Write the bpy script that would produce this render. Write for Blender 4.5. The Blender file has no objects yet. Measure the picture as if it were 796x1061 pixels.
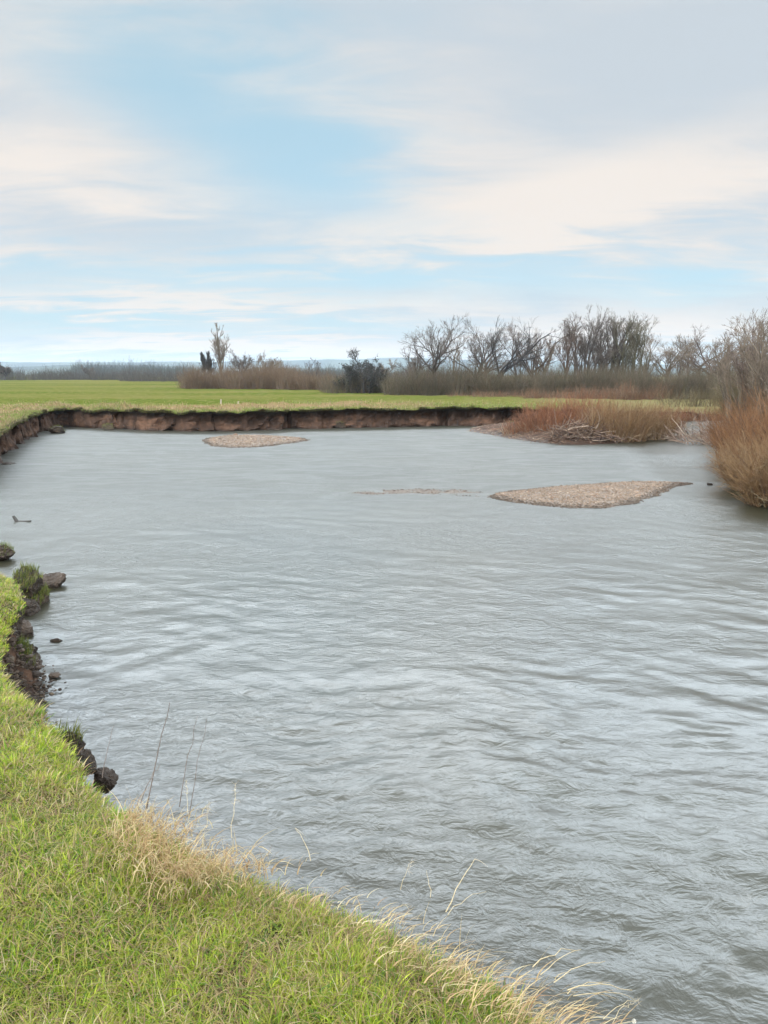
import bpy, bmesh, math, random
import numpy as np
from mathutils import Vector, noise as mnoise

S = bpy.context.scene
C = S.collection
R = math.radians

# ------------------------------------------------------------------ camera
H = 2.9                                   # lens above the water
PITCH = R(10.54)
cd = bpy.data.cameras.new('camera')
cd.sensor_fit = 'VERTICAL'; cd.sensor_height = 36.0; cd.lens = 26.0
cd.clip_start = 0.05; cd.clip_end = 20000
cam = bpy.data.objects.new('camera', cd); C.objects.link(cam)
cam.location = (0, 0, H); cam.rotation_euler = (R(90) - PITCH, 0, 0)
S.camera = cam

# ------------------------------------------------------------------ exposure, sun, sky
S.view_settings.view_transform = 'Standard'
S.view_settings.look = 'None'
S.view_settings.gamma = 1.0
S.view_settings.use_curve_mapping = False
S.view_settings.exposure = 0.35

SUN_EL, SUN_AZ = 42.0, 200.0              # azimuth from +Y clockwise: behind the camera
sl = bpy.data.lights.new('sun', 'SUN'); sl.energy = 1.5; sl.angle = R(14); sl.color = (1.0, 0.95, 0.88)
sun = bpy.data.objects.new('sun', sl); C.objects.link(sun)
_sd = Vector((math.sin(R(SUN_AZ)) * math.cos(R(SUN_EL)), math.cos(R(SUN_AZ)) * math.cos(R(SUN_EL)), math.sin(R(SUN_EL))))
sun.rotation_euler = _sd.to_track_quat('Z', 'Y').to_euler()
sun.location = (0, -20, 40)

W = bpy.data.worlds.new('World'); S.world = W; W.use_nodes = True


class NG:
    """small helper for node graphs"""
    def __init__(self, tree):
        self.t = tree; self.n = tree.nodes; self.l = tree.links

    def new(self, typ, **kw):
        nd = self.n.new(typ)
        for k, v in kw.items():
            setattr(nd, k, v)
        return nd

    def put(self, sock, v):
        if isinstance(v, bpy.types.NodeSocket):
            self.l.new(v, sock)
        elif v is not None:
            if sock.type == 'RGBA' and len(v) == 3:
                v = (*v, 1)
            sock.default_value = v

    def m(self, op, a, b=None, c=None, clamp=False):
        nd = self.new('ShaderNodeMath', operation=op, use_clamp=clamp)
        self.put(nd.inputs[0], a)
        if b is not None: self.put(nd.inputs[1], b)
        if c is not None: self.put(nd.inputs[2], c)
        return nd.outputs[0]

    def mix(self, f, a, b, mode='MIX'):
        nd = self.new('ShaderNodeMix', data_type='RGBA', blend_type=mode, clamp_factor=True)
        self.put(nd.inputs[0], f); self.put(nd.inputs[6], a); self.put(nd.inputs[7], b)
        return nd.outputs[2]

    def noise(self, vec, scale, detail=4, rough=0.5, dist=0.0):
        nd = self.new('ShaderNodeTexNoise')
        self.put(nd.inputs['Vector'], vec)
        nd.inputs['Scale'].default_value = scale; nd.inputs['Detail'].default_value = detail
        nd.inputs['Roughness'].default_value = rough; nd.inputs['Distortion'].default_value = dist
        return nd.outputs[0]

    def ramp(self, f, a, b, smooth=True):
        nd = self.new('ShaderNodeMapRange', interpolation_type='SMOOTHSTEP' if smooth else 'LINEAR')
        self.put(nd.inputs[0], f); nd.inputs[1].default_value = a; nd.inputs[2].default_value = b
        nd.inputs[3].default_value = 0; nd.inputs[4].default_value = 1
        return nd.outputs[0]

    def comb(self, x, y, z):
        nd = self.new('ShaderNodeCombineXYZ')
        self.put(nd.inputs[0], x); self.put(nd.inputs[1], y); self.put(nd.inputs[2], z)
        return nd.outputs[0]

    def scl(self, vec, s):
        nd = self.new('ShaderNodeMapping')
        self.put(nd.inputs[0], vec); nd.inputs['Scale'].default_value = s
        return nd.outputs[0]

    def attr(self, name):
        return self.new('ShaderNodeAttribute', attribute_name=name)


def build_sky():
    g = NG(W.node_tree); g.n.clear()
    out = g.new('ShaderNodeOutputWorld'); bg = g.new('ShaderNodeBackground')
    tc = g.new('ShaderNodeTexCoord'); sx = g.new('ShaderNodeSeparateXYZ')
    g.put(sx.inputs[0], tc.outputs['Generated'])
    x, y, z = sx.outputs
    az = g.m('MULTIPLY', g.m('ARCTAN2', x, y), 180 / math.pi)
    el = g.m('MULTIPLY', g.m('ARCSINE', z), 180 / math.pi)
    zp = g.m('ADD', g.m('MAXIMUM', z, 0.0), 0.12)
    px, py = g.m('DIVIDE', x, zp), g.m('DIVIDE', y, zp)
    pv = g.comb(px, py, 0.0)
    n1 = g.noise(g.scl(pv, (0.55, 0.9, 1)), 1.1, 7, 0.55, 0.6)
    n2 = g.noise(g.scl(pv, (0.7, 1.5, 1)), 2.2, 7, 0.58, 0.5)
    waz = g.m('ADD', az, g.m('MULTIPLY', g.m('SUBTRACT', n1, 0.5), 22))
    wel = g.m('ADD', el, g.m('MULTIPLY', g.m('SUBTRACT', n2, 0.5), 5))

    def blob(a0, e0, sa, se, amp, tilt=0.0):
        da = g.m('DIVIDE', g.m('SUBTRACT', waz, a0), sa)
        e = wel if not tilt else g.m('SUBTRACT', wel, g.m('MULTIPLY', g.m('SUBTRACT', waz, a0), tilt))
        de = g.m('DIVIDE', g.m('SUBTRACT', e, e0), se)
        q = g.m('ADD', g.m('MULTIPLY', da, da), g.m('MULTIPLY', de, de))
        return g.m('MULTIPLY', g.m('EXPONENT', g.m('MULTIPLY', q, -1.0)), amp)

    def total(items, base):
        v = base
        for it in items:
            v = g.m('ADD', v, blob(*it))
        return v
    # cloud cover: where the blue shows (negative) and where cloud lies (positive)
    cover = total(CLOUD_COVER, g.m('MULTIPLY', g.m('SUBTRACT', n1, 0.5), 0.9))
    cover = g.m('ADD', cover, g.m('MULTIPLY', g.m('SUBTRACT', n2, 0.5), 0.8))
    cm = g.ramp(g.m('ADD', cover, 0.71), -0.15, 1.05)
    # warm lit parts of the cloud against its grey base
    lit = total(CLOUD_LIT, g.m('ADD', g.m('MULTIPLY', g.m('SUBTRACT', n2, 0.5), 1.5), g.m('MULTIPLY', g.m('SUBTRACT', n1, 0.5), 0.7)))
    lm = g.ramp(g.m('ADD', lit, 0.45), 0.0, 1.0)
    cloud = g.mix(lm, CLOUD_GREY, CLOUD_WARM)
    # Nishita clear sky between the clouds
    sk = g.new('ShaderNodeTexSky', sky_type='NISHITA', sun_disc=False)
    sk.sun_elevation = R(SUN_EL); sk.sun_rotation = R(SUN_AZ)
    sk.air_density = 1.0; sk.dust_density = 1.5; sk.ozone_density = 1.0
    # thin high veil in front of the blue
    clear = g.mix(0.70, g.mix(1.0, sk.outputs[0], CLEAR_GAIN, 'MULTIPLY'), CLEAR_VEIL)
    col = g.mix(cm, clear, cloud)
    # bright belt added above the frame for water reflections, extra sunward glow for grass
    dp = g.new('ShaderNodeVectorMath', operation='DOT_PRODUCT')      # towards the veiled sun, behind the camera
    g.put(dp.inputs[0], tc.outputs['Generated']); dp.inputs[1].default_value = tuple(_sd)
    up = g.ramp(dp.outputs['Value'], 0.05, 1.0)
    fill_band = g.m('MULTIPLY', g.ramp(el, 24.3, 29.5), g.m('SUBTRACT', 1.0, g.m('MULTIPLY', g.ramp(el, 26.0, 39.5), 0.97)))
    gain = g.m('ADD', g.m('ADD', 1.0, g.m('MULTIPLY', fill_band, 21.0)), g.m('MULTIPLY', up, SUNWARD_GAIN))
    # bluish tint on the added belt
    col = g.mix(fill_band, col, g.mix(1.0, col, (0.89, 1.0, 1.09), 'MULTIPLY'))
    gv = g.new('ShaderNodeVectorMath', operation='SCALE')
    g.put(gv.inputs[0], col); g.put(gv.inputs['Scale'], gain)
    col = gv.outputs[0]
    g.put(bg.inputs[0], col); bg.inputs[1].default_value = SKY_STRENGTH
    g.put(out.inputs[0], bg.outputs[0])


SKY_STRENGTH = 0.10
SUNWARD_GAIN = 2.8  # extra sky glow around the sun, added to brighten the grass
CLEAR_GAIN = (1.0, 1.0, 1.0)
CLEAR_VEIL = (4.0, 5.9, 6.7)
CLOUD_GREY = (4.6, 5.1, 5.55)
CLOUD_WARM = (7.0, 6.42, 5.9)
# azimuth, elevation, width, height (degrees), amount, tilt
CLOUD_COVER = [
    (-8, 17, 13, 5, -0.62, -0.18), (-14, 21, 8, 4, -0.35, 0.0), (-2, 13, 9, 2.2, -0.35, -0.1),
    (-14, 6.6, 22, 1.6, -0.55, 0.0), (-20, 3.4, 14, 1.2, -0.6, 0.0), (8, 7.5, 16, 1.4, -0.3, 0.0), (22, 5.8, 8, 1.3, -0.45, 0.0),
    (-25, 14, 8, 4, 0.5, 0.0), (14, 13, 14, 4, 0.5, 0.1), (20, 20, 16, 7, 0.65, 0.0), (-6, 26, 14, 3, 0.3, 0.0),
    (-16, 5.2, 14, 0.9, 0.5, 0.0), (-10, 2.2, 13, 0.6, 0.6, -0.03), (16, 3.5, 12, 1.6, 0.35, 0.0)]
CLOUD_LIT = [
    (14, 12, 8, 2.6, 0.65, 0.14), (6, 10.6, 10, 1.4, 0.4, 0.1), (24, 15, 7, 3, 0.3, 0.2), (-24, 13, 9, 4, 0.25, 0.0),
    (-16, 5.2, 14, 0.8, 0.5, 0.0), (-9, 1.9, 13, 0.7, 0.7, -0.03), (18, 3.2, 8, 1.3, 0.45, 0.0),
    (20, 21, 14, 5, -0.6, 0.0), (0, 25, 16, 3, -0.25, 0.0), (-18, 10, 10, 1.6, -0.35, 0.0)]
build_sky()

# ------------------------------------------------------------------ helpers
F_PX = 26.0 / 36.0 * 1061.0
_sp, _cp = math.sin(PITCH), math.cos(PITCH)


def ray(px, py):
    u, v = px - 398.0, 530.5 - py
    return np.array((u, F_PX * _cp + v * _sp, -F_PX * _sp + v * _cp))


def at(px, py, z=0.0):
    """point at height z under a pixel of the photograph"""
    d = ray(px, py); t = (z - H) / d[2]
    return np.array((0, 0, H)) + d * t


def far(px, py, Y):
    """point at distance Y under a pixel of the photograph"""
    d = ray(px, py); t = Y / d[1]
    return np.array((0, 0, H)) + d * t


_perms = {}


def pn(x, y, seed=0):
    """2-D gradient noise, about -0.7..0.7"""
    if seed not in _perms:
        r = np.random.RandomState(1000 + seed)
        a = r.rand(256) * 2 * np.pi
        _perms[seed] = (r.permutation(256), np.cos(a), np.sin(a))
    p, gx, gy = _perms[seed]
    x = np.asarray(x, float); y = np.asarray(y, float)
    xi, yi = np.floor(x).astype(int), np.floor(y).astype(int)
    xf, yf = x - xi, y - yi
    u = xf * xf * xf * (xf * (xf * 6 - 15) + 10); v = yf * yf * yf * (yf * (yf * 6 - 15) + 10)

    def gr(i, j):
        h = p[(p[(xi + i) & 255] + yi + j) & 255]
        return gx[h] * (xf - i) + gy[h] * (yf - j)
    a = gr(0, 0) * (1 - u) + gr(1, 0) * u
    b = gr(0, 1) * (1 - u) + gr(1, 1) * u
    return a * (1 - v) + b * v


def fbm(x, y, octaves=4, seed=0):
    v, a, f = 0, 1.0, 1.0
    for o in range(octaves):
        v = v + a * pn(np.asarray(x) * f + 17.3 * o, np.asarray(y) * f - 9.1 * o, seed + o)
        a *= 0.5; f *= 2.03
    return v


def mesh_np(name, V, F, mat=None, parent=None, col=None, smooth=True, extra=None):
    """ONE mesh object from arrays; F is an (n,3|4) array or a list of such arrays"""
    V = np.asarray(V, np.float32).reshape(-1, 3)
    Fs = F if isinstance(F, list) else [F]
    Fs = [np.asarray(f, np.int32) for f in Fs if len(f)]
    me = bpy.data.meshes.new(name)
    me.vertices.add(len(V)); me.vertices.foreach_set('co', V.ravel())
    loops = np.concatenate([f.ravel() for f in Fs])
    tot = np.concatenate([np.full(len(f), f.shape[1], np.int32) for f in Fs])
    start = np.concatenate([[0], np.cumsum(tot)[:-1]]).astype(np.int32)
    me.loops.add(len(loops)); me.loops.foreach_set('vertex_index', loops)
    me.polygons.add(len(tot)); me.polygons.foreach_set('loop_start', start); me.polygons.foreach_set('loop_total', tot)
    me.polygons.foreach_set('use_smooth', np.full(len(tot), smooth))
    if col is not None:
        a = me.color_attributes.new('tint', 'FLOAT_COLOR', 'POINT')
        c = np.ones((len(V), 4), np.float32); c[:, :3] = col
        a.data.foreach_set('color', c.ravel())
    for k, v in (extra or {}).items():
        a = me.attributes.new(k, 'FLOAT', 'POINT'); a.data.foreach_set('value', np.asarray(v, np.float32))
    me.update(calc_edges=True); me.validate()
    if mat: me.materials.append(mat)
    o = bpy.data.objects.new(name, me); C.objects.link(o)
    if parent: o.parent = parent
    return o


def tag(o, label=None, cat=None, group=None, kind=None):
    if label: o['label'] = label
    if cat: o['category'] = cat
    if group: o['group'] = group
    if kind: o['kind'] = kind
    return o


def thing(name, loc, label, cat, group=None):
    o = bpy.data.objects.new(name, None); C.objects.link(o)
    o.empty_display_size = 0.2
    o.location = [float(v) for v in loc]
    return tag(o, label, cat, group)


def tubes(P0, P1, R0, R1, k=4):
    """separate tapered prisms, vectorised"""
    P0 = np.asarray(P0, float); P1 = np.asarray(P1, float); R0 = np.asarray(R0, float); R1 = np.asarray(R1, float)
    n = len(P0); d = P1 - P0
    d /= np.maximum(np.linalg.norm(d, axis=1, keepdims=True), 1e-9)
    ref = np.where(np.abs(d[:, 2:3]) > 0.9, np.array([[1., 0, 0]]), np.array([[0, 0, 1.]]))
    a = np.cross(d, ref); a /= np.maximum(np.linalg.norm(a, axis=1, keepdims=True), 1e-9)
    b = np.cross(d, a)
    V = np.zeros((n, 2, k, 3))
    for i in range(k):
        w = 2 * math.pi * i / k
        o = a * math.cos(w) + b * math.sin(w)
        V[:, 0, i] = P0 + o * R0[:, None]; V[:, 1, i] = P1 + o * R1[:, None]
    base = (np.arange(n) * 2 * k)[:, None]
    F = np.concatenate([base + np.array([[i, (i + 1) % k, k + (i + 1) % k, k + i]]) for i in range(k)], 0)
    return V.reshape(-1, 3), F


class Bag:
    """collects vertex and face arrays with a colour each"""
    def __init__(self): self.V, self.F, self.K, self.n = [], {}, [], 0

    def add(self, V, F, col=(1, 1, 1)):
        V = np.asarray(V).reshape(-1, 3)
        for f in (F if isinstance(F, list) else [F]):
            f = np.asarray(f)
            self.F.setdefault(f.shape[1], []).append(f + self.n)
        c = np.asarray(col, float)
        self.K.append(np.broadcast_to(c, V.shape) if c.ndim == 1 else c)
        self.V.append(V); self.n += len(V)

    def build(self, name, mat, parent=None, smooth=True, origin=None):
        V = np.concatenate(self.V)
        if origin is not None: V = V - np.asarray(origin)
        return mesh_np(name, V, [np.concatenate(f) for f in self.F.values()], mat, parent, np.concatenate(self.K), smooth)


# ------------------------------------------------------------------ materials
def material(name):
    m = bpy.data.materials.new(name); m.use_nodes = True
    g = NG(m.node_tree)
    return m, g, g.n['Principled BSDF']


def tint_mat(name, rough=0.75, var=0.25, scale=9.0, trans=0.0, spec=0.25):
    """colour of each plant or stone comes with its mesh, broken up by a fine noise"""
    m, g, b = material(name)
    t = g.attr('tint').outputs['Color']
    co = g.new('ShaderNodeTexCoord').outputs['Object']
    n = g.noise(co, scale, 3)
    k = g.m('ADD', 1 - var, g.m('MULTIPLY', n, 2 * var))
    nd = g.new('ShaderNodeVectorMath', operation='SCALE'); g.put(nd.inputs[0], t); g.put(nd.inputs['Scale'], k)
    g.put(b.inputs['Base Color'], nd.outputs[0])
    b.inputs['Roughness'].default_value = rough
    b.inputs['Specular IOR Level'].default_value = spec
    if trans:
        tr = g.new('ShaderNodeBsdfTranslucent'); g.put(tr.inputs[0], nd.outputs[0])
        mx = g.new('ShaderNodeMixShader'); mx.inputs[0].default_value = trans
        g.put(mx.inputs[1], b.outputs[0]); g.put(mx.inputs[2], tr.outputs[0])
        g.put(g.n['Material Output'].inputs[0], mx.outputs[0])
    return m


M_STEM = tint_mat('stems', 0.7, 0.25, 6.0)
M_BARK = tint_mat('bark', 0.85, 0.3, 3.0)
M_BLADE = tint_mat('grass_blades', 0.5, 0.12, 3.0, trans=0.48, spec=0.3)
M_STONE = tint_mat('pebbles', 0.7, 0.25, 14.0)


def mat_earth(name, dry, dark, wetline=True):
    m, g, b = material(name)
    co = g.new('ShaderNodeNewGeometry').outputs['Position']
    n1 = g.noise(co, 1.3, 6, 0.6); n2 = g.noise(g.scl(co, (1, 1, 0.35)), 5.0, 6, 0.65); n3 = g.noise(co, 28, 4, 0.6)
    c = g.mix(g.ramp(n1, 0.3, 0.7), dark, dry)
    c = g.mix(g.m('MULTIPLY', g.ramp(n2, 0.52, 0.72), 0.7), c, tuple(v * 1.7 for v in dry))
    c = g.mix(g.m('MULTIPLY', g.ramp(n3, 0.55, 0.7), 0.5), c, tuple(v * 0.5 for v in dark))
    cl_ = g.noise(g.scl(co, (1, 1, 0.12)), 1.7, 4, 0.6)
    c = g.mix(g.m('MULTIPLY', g.ramp(cl_, 0.50, 0.66), 0.65), c, tuple(v * 0.55 for v in dark))
    n4 = g.noise(g.scl(co, (1, 1, 2.5)), 0.8, 5, 0.6)
    c = g.mix(g.m('MULTIPLY', g.ramp(n4, 0.52, 0.68), 0.75), c, tuple(v * 1.75 for v in dry))
    sp = g.new('ShaderNodeSeparateXYZ'); g.put(sp.inputs[0], co)
    if wetline:   # wet foot of the bank
        wet = g.m('SUBTRACT', 1.0, g.ramp(g.m('ADD', sp.outputs[2], g.m('MULTIPLY', n1, 0.12)), 0.08, 0.26))
        c = g.mix(g.m('MULTIPLY', wet, 0.55), c, tuple(v * 0.45 for v in dark))
        zt = g.ramp(g.m('ADD', sp.outputs[2], g.m('MULTIPLY', n2, 0.45)), 0.86, 1.12)   # darker towards the top
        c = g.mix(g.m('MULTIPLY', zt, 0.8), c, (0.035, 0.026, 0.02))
        g.put(b.inputs['Roughness'], g.m('SUBTRACT', 0.95, g.m('MULTIPLY', wet, 0.5)))
    g.put(b.inputs['Base Color'], c)
    b.inputs['Specular IOR Level'].default_value = 0.2
    bp = g.new('ShaderNodeBump'); bp.inputs['Strength'].default_value = 0.8; bp.inputs['Distance'].default_value = 0.05
    g.put(bp.inputs['Height'], g.m('ADD', n2, g.m('MULTIPLY', n3, 0.5))); g.put(b.inputs['Normal'], bp.outputs[0])
    return m


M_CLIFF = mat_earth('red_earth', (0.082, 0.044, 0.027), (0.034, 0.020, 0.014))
M_CLOD = mat_earth('dark_earth', (0.060, 0.042, 0.030), (0.022, 0.016, 0.012), False)

# ------------------------------------------------------------------ the river bank line
CEN = np.array((1.0, 20.0))
NEARZ = 1.22
bank = []                                    # (x, y, top height, face lean)


def B(px, py, z, lean=0.15): p = at(px, py, z); bank.append((p[0], p[1], z, lean))
def BW(x, y, z, lean=0.3): bank.append((x, y, z, lean))


BW(14, -70, 1.2); BW(6, -14, 1.2); BW(3.0, -3.6, NEARZ); BW(1.75, -0.5, NEARZ)
for q in ((655, 1085), (600, 1042), (540, 1003), (468, 957), (400, 925), (340, 905), (290, 888), (225, 864), (175, 840), (135, 828), (108, 806), (84, 778), (64, 750), (50, 724), (28, 704)):
    B(*q, NEARZ - 0.05, 0.25); bank[-1] = (*bank[-1][:2], NEARZ - 0.06, 0.25)
B(4, 694, 1.05, .3); B(-6, 672, 1.0, .3); B(8, 642, 1.0, .3); B(22, 618, 1.0, .2); B(24, 603, 1.0, .2); B(6, 584, 1.0, .2); B(-40, 570, 1.0, .3)
BW(-6.5, 9.0, 1.1); BW(-9.2, 11, 1.1); BW(-10.2, 14, 1.1); BW(-10.6, 19, 1.1)
for q in ((-14, 455), (-5, 449.5), (3, 444.5), (10, 440), (19, 435), (30, 430), (44, 426), (58, 423.5), (70, 422), (86, 423), (125, 424), (175, 425.5), (225, 425.5), (270, 425), (330, 423.5), (400, 423), (470, 422), (530, 421.5), (552, 422)):
    B(*q, 1.08, 0.22)
B(585, 423, .95, .5); B(640, 424.5, .8, .7); B(700, 426, .6, .6); B(750, 427, .5, .6); B(765, 434, .4, .5)
B(762, 450, .15, .4); B(760, 470, .12, .3); B(766, 494, .10, .3); B(782, 510, .10, .25); B(806, 521, .12, .3); B(850, 534, .2, .4)
BW(10.6, 13.6, .4); BW(13.5, 6.0, .6); BW(18, -10, .8); BW(24, -50, 1.0); BW(28, -90, 1.0)
bank = np.array(bank)


def resample(P, vis):
    out = []
    for a, b in zip(P[:-1], P[1:]):
        L = np.linalg.norm((b - a)[:2]); m = 0.5 * (a + b)
        d = math.hypot(m[0], m[1])
        st = 0.07 if d < 9 and m[1] > 0 else (0.16 if m[1] > 8 and d < 60 else 1.5)
        n = max(1, int(L / st))
        for i in range(n):
            out.append(a + (b - a) * i / n)
    out.append(P[-1])
    return np.array(out)


def chaikin(P):
    Q = [P[0]]
    for a, b in zip(P[:-1], P[1:]):
        Q += [a * 0.75 + b * 0.25, a * 0.25 + b * 0.75]
    return np.array(Q + [P[-1]])


BK = resample(chaikin(chaikin(bank)), True)
s_arc = np.concatenate([[0], np.cumsum(np.linalg.norm(np.diff(BK[:, :2], axis=0), axis=1))])
rad = BK[:, :2] - CEN
rlen = np.linalg.norm(rad, axis=1, keepdims=True); rdir = rad / rlen
# ragged edge: bites and lobes of turf
dist_cam = np.hypot(BK[:, 0], BK[:, 1])
amp = np.clip(dist_cam / 30, 0.12, 1.0) * 0.42
jag = fbm(s_arc * 0.55, s_arc * 0 + 3.3, 4, 5) * amp + np.abs(pn(s_arc * 1.7, s_arc * 0 + 8.8, 9)) * amp * 0.5
EDGE = BK[:, :2] + rdir * jag[:, None]
ZTOP = BK[:, 2] + (fbm(s_arc * 0.3, s_arc * 0 + 1.1, 3, 12) * 0.11 + fbm(s_arc * 1.9, s_arc * 0 + 4.1, 2, 13) * .06 - np.maximum(pn(s_arc * .8, s_arc * 0 + 7.7, 14), .12) * .22) * np.clip(dist_cam / 30, 0.1, 1)


def ground_z(x, y, z0, off):
    """height of the land at plan position, off metres back from the bank edge"""
    far_w = np.clip((off - 3) / 14, 0, 1)
    z = z0 * (1 - far_w) + 1.12 * far_w
    nearf = np.clip(np.hypot(x, y) / 25, 0, 1)
    hum = fbm(x * 0.9, y * 0.9, 3, 21) * (0.06 + 0.02 * nearf)
    belt = np.exp(-((off - 3.2) / 2.4) ** 2) * nearf
    hum = hum + (np.maximum(fbm(x * 0.35 + 5, y * 0.5, 3, 31), 0) * 0.55 + np.maximum(fbm(x * 1.1, y * 1.1, 2, 35), 0) * .12) * belt * (y > 20) * (x < 6)
    roll = fbm(x * 0.02, y * 0.02, 2, 41) * 0.3 * np.clip((off - 20) / 60, 0, 1)
    lip = -0.16 * np.exp(-np.maximum(off, 0) / 0.22) * (1 - 0.7 * nearf)
    return z + hum + roll + lip


# land: one sheet from the bank edge to the horizon
offs = np.array([0, .04, .1, .2, .34, .52, .75, 1.0, 1.35, 1.75, 2.2, 2.8, 3.5, 4.3, 5.3, 6.5, 8, 10, 12.5, 16, 21, 28, 38, 55, 80, 120, 190, 320, 600, 1200, 2400, 4700])
GX = EDGE[None, :, 0] + rdir[None, :, 0] * offs[:, None]
GY = EDGE[None, :, 1] + rdir[None, :, 1] * offs[:, None]
GO = np.broadcast_to(offs[:, None], GX.shape)
GZ = ground_z(GX, GY, np.broadcast_to(ZTOP, GX.shape), GO)
nr, nc = GX.shape
idx = np.arange(nr * nc).reshape(nr, nc)
quads = np.stack([idx[:-1, :-1], idx[:-1, 1:], idx[1:, 1:], idx[1:, :-1]], -1).reshape(-1, 4)


def mat_ground():
    m, g, b = material('pasture')
    co = g.new('ShaderNodeNewGeometry').outputs['Position']
    off = g.attr('back').outputs['Fac']
    sp = g.new('ShaderNodeSeparateXYZ'); g.put(sp.inputs[0], co)
    n1 = g.noise(co, 0.22, 5, 0.55); n2 = g.noise(co, 1.6, 5, 0.6); n3 = g.noise(co, 14, 4, 0.65)
    n0 = g.noise(g.scl(co, (0.3, 1, 1)), 0.06, 4, 0.55)
    c = g.mix(g.ramp(n0, 0.42, 0.6), (0.058, 0.076, 0.012), (0.105, 0.096, 0.030))
    c = g.mix(g.m('MULTIPLY', g.ramp(n1, 0.45, 0.7), 0.4), c, (0.065, 0.090, 0.012))
    c = g.mix(g.m('MULTIPLY', g.ramp(n2, 0.45, 0.7), 0.75), c, (0.15, 0.128, 0.052))
    # rough tan hummocks along the lip of the far bank
    belt = g.m('MULTIPLY', g.ramp(off, 0.25, 1.6), g.m('SUBTRACT', 1.0, g.ramp(off, 4.5, 10.5)))
    belt = g.m('MULTIPLY', belt, g.ramp(g.m('ADD', n1, g.m('MULTIPLY', n2, 0.5)), 0.46, 0.66))
    belt = g.m('MULTIPLY', belt, g.ramp(sp.outputs[1], 15, 24))
    belt = g.m('MULTIPLY', belt, g.m('SUBTRACT', 1.0, g.ramp(sp.outputs[0], -1, 5)))
    c = g.mix(g.m('MULTIPLY', belt, 0.9), c, (0.165, 0.112, 0.06))
    # bleached rank grass on the right
    bl = g.m('MULTIPLY', g.ramp(g.m('ADD', sp.outputs[0], g.m('MULTIPLY', n1, 4)), 10.5, 16), g.ramp(sp.outputs[1], 30, 40))
    c = g.mix(bl, c, (0.125, 0.105, 0.048))
    rb = g.ramp(g.m('SUBTRACT', sp.outputs[0], g.m('MULTIPLY', sp.outputs[1], 0.2)), 1.6, 3.2)
    rb = g.m('MULTIPLY', rb, g.m('SUBTRACT', 1.0, g.ramp(sp.outputs[1], 36, 42)))
    c = g.mix(rb, c, (0.19, 0.13, 0.07))
    # under the near grass: thatch and soil
    nr_ = g.m('SUBTRACT', 1.0, g.ramp(sp.outputs[1], 9, 14))
    th = g.mix(g.ramp(n3, 0.35, 0.65), (0.035, 0.032, 0.015), (0.10, 0.085, 0.035))
    c = g.mix(nr_, c, th)
    k = g.m('ADD', 0.75, g.m('MULTIPLY', n3, 0.5))
    nd = g.new('ShaderNodeVectorMath', operation='SCALE'); g.put(nd.inputs[0], c); g.put(nd.inputs['Scale'], k)
    g.put(b.inputs['Base Color'], nd.outputs[0])
    b.inputs['Roughness'].default_value = 0.95; b.inputs['Specular IOR Level'].default_value = 0.0
    bp = g.new('ShaderNodeBump'); bp.inputs['Strength'].default_value = 0.6; bp.inputs['Distance'].default_value = 0.04
    g.put(bp.inputs['Height'], g.m('ADD', n3, n2)); g.put(b.inputs['Normal'], bp.outputs[0])
    return m


gr = mesh_np('ground', np.stack([GX, GY, GZ], -1), quads[:, ::-1], mat_ground(), extra={'back': GO.ravel()})
tag(gr, 'flat green pasture round the river bend', 'ground', kind='structure')

# bank face: bare earth from under the turf to below the water, in broken upright slabs
tz = np.array([0, .05, .12, .2, .3, .4, .5, .6, .7, .8, .88, .95, 1.0, 1.0])
lean = BK[:, 3]
FX, FY, FZ = [], [], []
dn = np.clip(dist_cam / 22, 0.25, 1.0)
col_n = fbm(s_arc * 1.3, s_arc * 0 + 2, 3, 51)
for i, t in enumerate(tz):
    top = GZ[0] - 0.012
    z = top + (-0.05 - top) * t if i < len(tz) - 1 else np.full(len(BK), -0.8)
    inset = (0.42 * dn + .02) * min(1, t / 0.12) * (1 + .8 * pn(s_arc * 1.1, s_arc * 0 + 6, 55))                               # under the turf mat
    foot = lean * t ** 1.6
    blk = (np.abs(pn(s_arc * 0.9 + 40, t * 1.3 + s_arc * 0, 52)) * 0.55 + np.abs(pn(s_arc * 2.6, t * 2.5 + s_arc * 0, 53)) * 0.25) * dn * min(1, t * 5)
    cr = np.maximum(0, pn(s_arc * 1.05, t * 0.35 + s_arc * 0, 54) - 0.30) * 2.2 * dn * min(1, t * 6) * (1 - t * 0.5)
    fine = (fbm(s_arc * 6, t * 5 + s_arc * 0, 3, 56) * .05 + fbm(s_arc * 17, t * 12 + s_arc * 0, 2, 57) * .02) * min(1, t * 8) * np.where(dist_cam < 12, 2.2, 1.4)
    toe = (np.maximum(pn(s_arc * .45, s_arc * 0 + 3, 58), 0) * 1.3 + np.maximum(pn(s_arc * 1.4, t * 2 + s_arc * 0, 59), 0) * .7) * dn * max(0, (t - .5) / .5) ** 1.2
    ins = inset + blk * 1.25 + cr * 2.2 - foot + fine - toe
    FX.append(EDGE[:, 0] + rdir[:, 0] * ins); FY.append(EDGE[:, 1] + rdir[:, 1] * ins); FZ.append(z)
FV = np.stack([np.array(FX), np.array(FY), np.array(FZ)], -1)
fi = np.arange(len(tz) * nc).reshape(len(tz), nc)
fq = np.stack([fi[:-1, :-1], fi[1:, :-1], fi[1:, 1:], fi[:-1, 1:]], -1).reshape(-1, 4)
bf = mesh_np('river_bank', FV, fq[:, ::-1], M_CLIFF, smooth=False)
tag(bf, 'eroded red brown earth bank under the pasture', 'river bank', kind='structure')


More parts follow.
